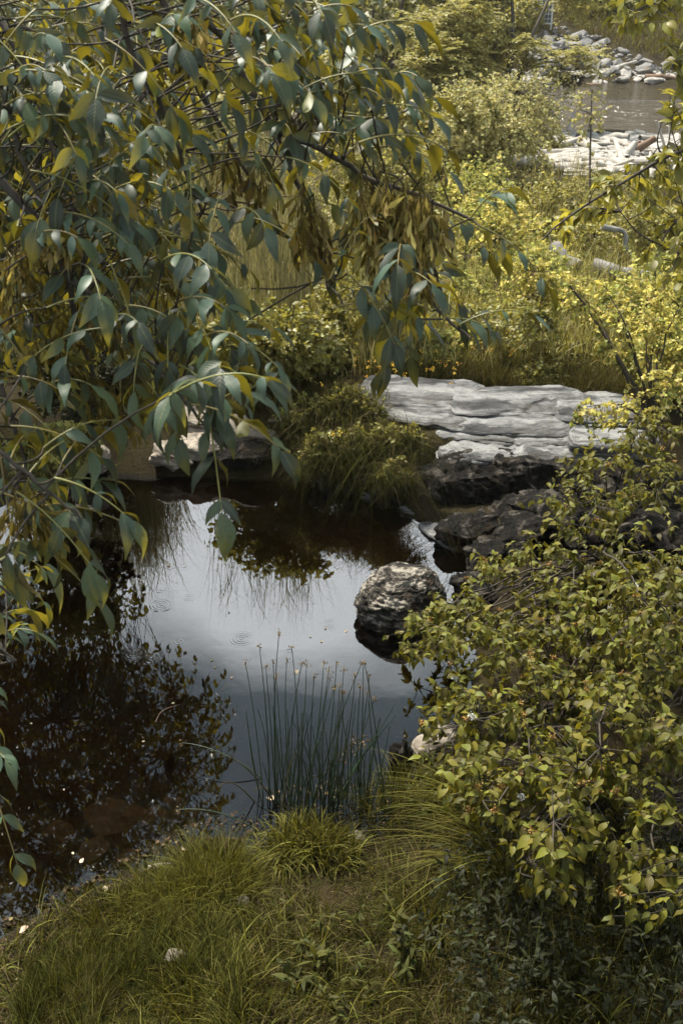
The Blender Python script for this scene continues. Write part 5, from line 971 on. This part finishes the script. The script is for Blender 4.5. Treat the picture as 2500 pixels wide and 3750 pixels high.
for (ax, ay, bx_, by_, lab) in ((665, 2720, 960, 2850, 'lone bent rush lying across the water, upper'), (655, 2965, 950, 3045, 'lone bent rush lying across the water, lower')):
    a = at_z(ax, ay, .10); b_ = at_z(bx_, by_, .0); mb = MB(); c = bez(b_[None], ((a + b_) / 2 + A([0, 0, .10]))[None], a[None], 9); v, f = tubes(c, taper(9, .004, .0016)[None], 5); r_ = thing('fallen_rush', lab, 'rush', b_); mb.add(v, f); st = part('stem', mb, M['rush'], r_, True)
    ob = put('flower_tuft', heads[0], st, a - b_); ob.scale = (1.2,) * 3

# ------------------------------------------------------------------ foreground grass
def tuft(name, label, px, py, n, h, spread, w, mats, lean=.5, curve=.7, bias=(0, 0), K=6, group='grass tussocks on the near bank', dz=0.0):
    c = seat(A([px]), A([py]))[0]; root = thing(name, label, 'grass', c, group); a = rng.random(n) * 6.283; r = spread * np.sqrt(rng.random(n)); P = on_ground(c[0] + np.cos(a) * r, c[1] + np.sin(a) * r, -.01)
    P[:, 2] = np.where(P[:, 2] < -.02, -.02, P[:, 2]) + dz
    ln = np.stack([np.cos(a), np.sin(a)], 1) * (lean * r / spread)[:, None] + rng.normal(0, lean * .6, (n, 2)) + A(bias); hh = h * (.55 + .6 * rng.random(n)) * (1.1 - .4 * r / spread); k = rng.random(n)
    for j, m_ in enumerate(mats):
        s_ = (k >= j / len(mats)) & (k < (j + 1) / len(mats)); mb = MB(); blades(mb, P[s_], hh[s_], ln[s_], curve, w * (.6 + .7 * rng.random(s_.sum())), K); part('blade', mb, M[m_], root, kind='stuff')
    return root
NEAR = [(-60, 3560), (110, 3430), (330, 3300), (560, 3180), (720, 3090), (880, 3110), (960, 3200), (1000, 3150), (1260, 3110), (1420, 3040), (1560, 2880), (1900, 2850), (2560, 2900), (2560, 3900), (-60, 3900)]
def lawn(name, label, n, hm, w, mats, ratio, lean, seed, poly=NEAR, low=False):
    q = sample_poly(poly, n); P = seat(q[:, 0], q[:, 1]); d = poly_sd(P[:, 0], P[:, 1], POND); P = P[d > -.03]; P = P[fbm(P * A([4.5, 4.5, 0]) + 50, seed + 11, 3) + .5 * rng.random(len(P)) > -.12]; P[:, 2] = ground(P[:, 0], P[:, 1]) - .004
    lump = np.clip(1 + .75 * fbm(P * A([3.0, 3.0, 0]), seed, 3), .25, 2.0); k = rng.random(len(P)) + .35 * fbm(P * A([2.2, 2.2, 0]) + 9, seed + 3, 2) < ratio; mb = MB()
    dirn = np.stack([fbm(P * A([2, 2, 0]) + 3, seed + 5, 2), fbm(P * A([2, 2, 0]) + 30, seed + 6, 2)], 1) * .6
    for mi, s_ in ((0, ~k), (1, k)):
        Q = P[s_]; blades(mb, Q, hm * (.45 + .8 * rng.random(len(Q))) * lump[s_], rng.normal(0, lean, (len(Q), 2)) + dirn[s_], .6, w * (.6 + .8 * rng.random(len(Q))), 4, mi)
    return put(name, mb.mesh(name, [M[m_] for m_ in mats]), kind='stuff', label=label, category='grass')
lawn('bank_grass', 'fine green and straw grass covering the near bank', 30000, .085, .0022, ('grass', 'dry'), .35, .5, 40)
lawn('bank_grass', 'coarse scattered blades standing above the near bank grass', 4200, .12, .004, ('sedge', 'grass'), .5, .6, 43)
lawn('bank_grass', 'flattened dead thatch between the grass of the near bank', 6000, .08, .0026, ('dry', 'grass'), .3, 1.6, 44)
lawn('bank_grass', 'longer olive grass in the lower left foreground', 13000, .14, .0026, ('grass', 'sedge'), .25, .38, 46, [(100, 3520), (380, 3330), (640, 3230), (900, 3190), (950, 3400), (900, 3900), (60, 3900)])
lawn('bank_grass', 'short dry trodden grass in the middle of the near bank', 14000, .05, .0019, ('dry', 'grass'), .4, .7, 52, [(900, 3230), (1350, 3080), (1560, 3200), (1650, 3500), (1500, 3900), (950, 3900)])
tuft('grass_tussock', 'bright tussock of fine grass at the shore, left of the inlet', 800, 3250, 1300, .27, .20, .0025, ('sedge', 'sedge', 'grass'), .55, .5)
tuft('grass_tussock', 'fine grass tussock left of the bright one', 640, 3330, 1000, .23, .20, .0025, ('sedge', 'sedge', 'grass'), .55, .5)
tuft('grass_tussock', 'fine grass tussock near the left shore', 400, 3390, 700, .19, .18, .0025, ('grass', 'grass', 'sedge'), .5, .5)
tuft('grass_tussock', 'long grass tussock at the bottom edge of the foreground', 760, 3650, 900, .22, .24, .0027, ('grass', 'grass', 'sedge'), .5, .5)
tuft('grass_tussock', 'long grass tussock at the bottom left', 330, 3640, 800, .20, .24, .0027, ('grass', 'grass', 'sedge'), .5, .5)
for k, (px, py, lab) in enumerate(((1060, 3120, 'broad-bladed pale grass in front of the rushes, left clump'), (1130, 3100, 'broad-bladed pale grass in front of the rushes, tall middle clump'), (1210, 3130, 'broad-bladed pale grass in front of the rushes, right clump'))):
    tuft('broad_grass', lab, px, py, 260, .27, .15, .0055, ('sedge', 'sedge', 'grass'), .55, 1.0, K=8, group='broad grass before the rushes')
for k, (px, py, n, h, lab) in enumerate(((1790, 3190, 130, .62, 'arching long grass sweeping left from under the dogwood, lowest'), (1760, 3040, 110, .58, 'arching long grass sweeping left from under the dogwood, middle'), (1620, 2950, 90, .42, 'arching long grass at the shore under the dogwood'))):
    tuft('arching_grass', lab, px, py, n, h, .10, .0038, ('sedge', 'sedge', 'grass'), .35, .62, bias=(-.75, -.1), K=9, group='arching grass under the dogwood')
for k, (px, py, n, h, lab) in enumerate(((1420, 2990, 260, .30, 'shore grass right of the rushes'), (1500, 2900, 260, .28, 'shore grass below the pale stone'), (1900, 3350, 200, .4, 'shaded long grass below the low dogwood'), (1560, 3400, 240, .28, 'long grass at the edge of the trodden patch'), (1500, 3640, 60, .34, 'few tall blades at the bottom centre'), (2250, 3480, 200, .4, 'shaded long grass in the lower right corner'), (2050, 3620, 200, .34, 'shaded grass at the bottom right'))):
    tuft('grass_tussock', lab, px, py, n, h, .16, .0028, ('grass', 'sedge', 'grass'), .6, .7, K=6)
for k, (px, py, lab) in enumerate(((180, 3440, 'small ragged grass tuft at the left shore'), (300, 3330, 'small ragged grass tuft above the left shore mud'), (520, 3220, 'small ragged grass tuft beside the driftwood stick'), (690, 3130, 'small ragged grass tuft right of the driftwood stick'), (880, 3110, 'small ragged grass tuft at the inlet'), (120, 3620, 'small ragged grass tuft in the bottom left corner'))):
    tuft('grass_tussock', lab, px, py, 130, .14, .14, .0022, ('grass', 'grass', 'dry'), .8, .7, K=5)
# ------------------------------------------------------------------ undergrowth in the lower right
weed_t = leaf_template([(0, .01), (.15, .10), (.4, .17), (.7, .11), (1, .004)], seed=3, curl=.3)
def herb(name, label, px, py, nst, h, spread, size, mat, nl=9, group='leafy plants in the grass', tpl=weed_t, wid=1.0):
    c = seat(A([px]), A([py]))[0]; root = thing(name, label, 'plant', c, group); a = rng.random(nst) * 6.283; r = spread * np.sqrt(rng.random(nst)); b_ = on_ground(c[0] + np.cos(a) * r, c[1] + np.sin(a) * r, -.005)
    hh = h * (.55 + .6 * rng.random(nst)); e = b_ + np.stack([rng.normal(0, .18, nst) * hh, rng.normal(0, .18, nst) * hh, hh], 1); st = bez(b_, (b_ + e) / 2 + rng.normal(0, .02, (nst, 3)), e, 6)
    mb = MB(); v, f = tubes(st, taper(6, .0022, .001)[None], 4); mb.add(v, f); part('stem', mb, M['weed'], root, True); o, y, n_ = leaf_sets(st, nl, .25, 1.3, .05, 1.1); y[:, 2] *= .5
    mb = MB(); leaves(mb, tpl, o, y, n_, size * (.6 + .7 * rng.random(len(o))), wid); part('foliage', mb, M[mat], root, True, kind='stuff'); return root
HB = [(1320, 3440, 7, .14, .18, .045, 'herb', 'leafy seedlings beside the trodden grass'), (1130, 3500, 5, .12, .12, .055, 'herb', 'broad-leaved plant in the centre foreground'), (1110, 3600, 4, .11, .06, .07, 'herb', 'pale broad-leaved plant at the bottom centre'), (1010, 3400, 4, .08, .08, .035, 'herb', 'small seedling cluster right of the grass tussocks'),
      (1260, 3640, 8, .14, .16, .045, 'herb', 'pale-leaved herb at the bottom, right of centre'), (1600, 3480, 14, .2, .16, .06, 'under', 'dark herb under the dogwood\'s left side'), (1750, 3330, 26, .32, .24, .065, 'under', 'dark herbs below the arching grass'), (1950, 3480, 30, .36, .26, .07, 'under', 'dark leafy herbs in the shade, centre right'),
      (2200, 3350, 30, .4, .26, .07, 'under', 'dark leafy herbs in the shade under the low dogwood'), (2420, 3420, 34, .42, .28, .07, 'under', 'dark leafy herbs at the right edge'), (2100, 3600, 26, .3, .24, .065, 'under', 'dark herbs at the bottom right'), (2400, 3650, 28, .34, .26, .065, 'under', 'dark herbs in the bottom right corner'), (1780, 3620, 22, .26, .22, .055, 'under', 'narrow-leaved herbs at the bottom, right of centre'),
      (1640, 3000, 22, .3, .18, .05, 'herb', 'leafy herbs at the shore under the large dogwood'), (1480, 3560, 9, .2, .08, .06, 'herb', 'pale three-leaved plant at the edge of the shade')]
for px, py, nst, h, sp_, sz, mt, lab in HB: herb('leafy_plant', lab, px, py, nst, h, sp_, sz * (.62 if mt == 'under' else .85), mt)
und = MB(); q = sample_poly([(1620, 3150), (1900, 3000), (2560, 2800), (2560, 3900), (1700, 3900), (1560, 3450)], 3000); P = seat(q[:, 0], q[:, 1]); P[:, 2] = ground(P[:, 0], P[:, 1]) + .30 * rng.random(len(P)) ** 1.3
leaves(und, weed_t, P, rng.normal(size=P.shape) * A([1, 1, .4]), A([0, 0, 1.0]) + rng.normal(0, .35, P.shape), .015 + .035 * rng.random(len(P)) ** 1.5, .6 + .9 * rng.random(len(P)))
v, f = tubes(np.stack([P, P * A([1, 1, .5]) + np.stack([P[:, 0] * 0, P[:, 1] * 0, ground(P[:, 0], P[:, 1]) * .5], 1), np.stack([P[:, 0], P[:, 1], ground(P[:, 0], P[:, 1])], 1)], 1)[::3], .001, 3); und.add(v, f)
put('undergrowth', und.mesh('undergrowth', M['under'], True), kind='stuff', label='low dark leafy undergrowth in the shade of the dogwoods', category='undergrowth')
# ------------------------------------------------------------------ shore litter, duckweed, floating leaves
lit = MB(); q = sample_poly([(-40, 3420), (120, 3360), (330, 3230), (560, 3110), (700, 3040), (900, 3000), (960, 3060), (900, 3130), (700, 3160), (420, 3330), (200, 3480), (160, 3760), (-60, 3800)], 2600); P = seat(q[:, 0], q[:, 1]); P[:, 2] = np.maximum(ground(P[:, 0], P[:, 1]), .001) + .004 + .012 * rng.random(len(P))
sz = .006 + .022 * rng.random(len(P)) ** 3; k = rng.random(len(P)); nn_ = A([0, 0, 1.0]) + rng.normal(0, .35, P.shape); yy = rng.normal(size=P.shape) * A([1, 1, .15])
for mi, s_ in ((0, k < .55), (1, (k >= .55) & (k < .58)), (2, k >= .58)): leaves(lit, LEAF_S, P[s_], yy[s_], nn_[s_], sz[s_] * (.45 if mi == 2 else 1), .85, mi)
put('shore_litter', lit.mesh('shore_litter', [M['litter'], M['pale_litter'], M['grass']]), kind='stuff', label='dead leaves and specks of duckweed along the muddy near shore', category='leaf litter')
lit = MB(); q = np.vstack([sample_poly([(1010, 2880), (1330, 2870), (1480, 2880), (1420, 3020), (1300, 3080), (1020, 3000)], 330), sample_poly([(1230, 2780), (1300, 2690), (1350, 2690), (1330, 2740), (1250, 2800)], 60)]); P = at_z(q[:, 0], q[:, 1], .003); k = rng.random(len(P)); yy = rng.normal(size=P.shape) * A([1, 1, .02]); sz = .006 + .022 * rng.random(len(P)) ** 2
for mi, s_ in ((0, k < .7), (1, k >= .7)): leaves(lit, LEAF_S, P[s_], yy[s_], A([0, 0, 1.0]) + rng.normal(0, .12, P[s_].shape), sz[s_], .6, mi)
put('floating_litter', lit.mesh('floating_litter', [M['litter'], M['pale_litter']]), kind='stuff', label='bits of leaf and stem floating among the rushes', category='leaf litter')
FL = [(1088, 2452, .040, 'pale leaf floating just above the rush tops'), (1175, 2352, .024, 'small yellow leaf floating near the boulder'), (1140, 2332, .016, 'tiny pale leaf floating left of the yellow one'), (1193, 2298, .022, 'small pale leaf floating below the boulder'), (1270, 2308, .028, 'curled pale leaf floating beside the boulder'),
      (682, 2385, .034, 'curled dead leaf floating in the cloud reflection'), (770, 2420, .026, 'small curled leaf floating in the pond\'s middle'), (724, 2452, .024, 'greenish leaf floating left of the middle'), (845, 2484, .022, 'small white leaf floating above a sunken one'), (850, 2505, .075, 'grey-green leaf lying just under the surface'), (790, 2440, .02, 'tiny orange leaf floating in the middle'),
      (615, 2075, .04, 'pale leaf floating below the reed reflections'), (840, 2240, .02, 'tiny dark leaf floating under the reed reflections'), (505, 2535, .04, 'brown leaf floating on the dark reflection'), (575, 2495, .02, 'small pale leaf floating on the dark reflection, upper'), (640, 2575, .02, 'small pale leaf beside the floating twig'), (200, 2388, .014, 'tiny orange leaf floating at the far left'), (292, 3160, .034, 'white petal-like leaf floating near the left shore'), (235, 2888, .014, 'tiny orange leaf floating left of the sunken stone'),
      (390, 3265, .04, 'orange leaf lying at the left shore'), (110, 3415, .05, 'white leaf on the mud at the left shore'), (520, 2715, .018, 'tiny orange leaf floating in the lower reflection'), (1300, 1800, .03, 'pink leaf floating by the far shore'), (1010, 2925, .05, 'orange leaf caught at the foot of the rushes'), (120, 2650, .016, 'tiny pink leaf floating far left'), (690, 3140, .04, 'orange leaf on the mud beside the driftwood'), (265, 3120, .02, 'small pale leaf in the shallow left corner')]
fl_vs = [MB().add(*leaf_template(PROF_OVATE, seed=50 + k, curl=.05, fold=.12, ruffle=.05)).mesh('floating_leaf', m_, True) for k, m_ in enumerate((M['pale_leaf'], M['pale_leaf'], M['litter'], M['dog']))]
for k, (px, py, s_, lab) in enumerate(FL):
    z = .004; p = at_z(px, py, z); t = 3 if ('green' in lab) else 2 if ('dead' in lab or 'brown' in lab or 'dark' in lab) else k % 2
    g_z = float(ground(p[0], p[1]))
    if g_z > -.01: p[2] = g_z + .02
    if 'just under' in lab: p[2] = -.006
    ob = put('floating_leaf', fl_vs[t], loc=p, label=lab, category='leaf', group='leaves floating on the pond'); ob.rotation_euler = (rng.normal() * .05, rng.normal() * .05, rng.random() * 6.28); ob.scale = (s_, s_, s_)
log('driftwood_stick', 'short pale bone-like stick floating at the near shore', [at_z(545, 3180, .012), at_z(590, 3172, .02), at_z(640, 3165, .012)], .016, .013, M['drift'], 10, 8, 70)
log('floating_twig', 'thin forked twig floating on the dark reflection', [at_z(570, 2645, .004), at_z(590, 2600, .01), at_z(660, 2580, .004)], .004, .002, M['drift_brown'], 10, 5, 71)
# dry grass stalks over the dark rock
mb = MB(); n = 26; q = np.stack([1640 + rng.random(n) * 170, 2000 + rng.random(n) * 60], 1); b_ = at_z(q[:, 0], q[:, 1], .05); e = b_ + np.stack([rng.normal(-.12, .14, n), rng.normal(0, .08, n), .25 + .25 * rng.random(n)], 1); v, f = tubes(bez(b_, (b_ + e) / 2 + A([0, 0, .06]), e, 6), taper(6, .0018, .0007)[None], 3); mb.add(v, f)
ds = thing('dry_stalks', 'thin dry stalks leaning in front of the dark rock', 'dry grass', b_[0]); part('stalk', mb, M['dry'], ds, kind='stuff')

# ------------------------------------------------------------------ the thin haze of a damp summer day
m, nt, out = new_mat('haze'); vp = N(nt, 'ShaderNodeVolumePrincipled'); vp.inputs['Color'].default_value = (.95, .95, .88, 1); vp.inputs['Density'].default_value = .0004; vp.inputs['Anisotropy'].default_value = .2; nt.links.new(vp.outputs[0], out.inputs['Volume'])
mb = MB(); bx = [(x, y, z) for z in (-4, 45) for y in (-65, 410) for x in (-410, 410)]
mb.add(bx, [(0, 2, 3, 1), (4, 5, 7, 6), (0, 1, 5, 4), (2, 6, 7, 3), (0, 4, 6, 2), (1, 3, 7, 5)])
put('haze', mb.mesh('haze', m), kind='stuff', label='thin pale haze in the air over the river', category='haze')
SC.cycles.volume_bounces = 0
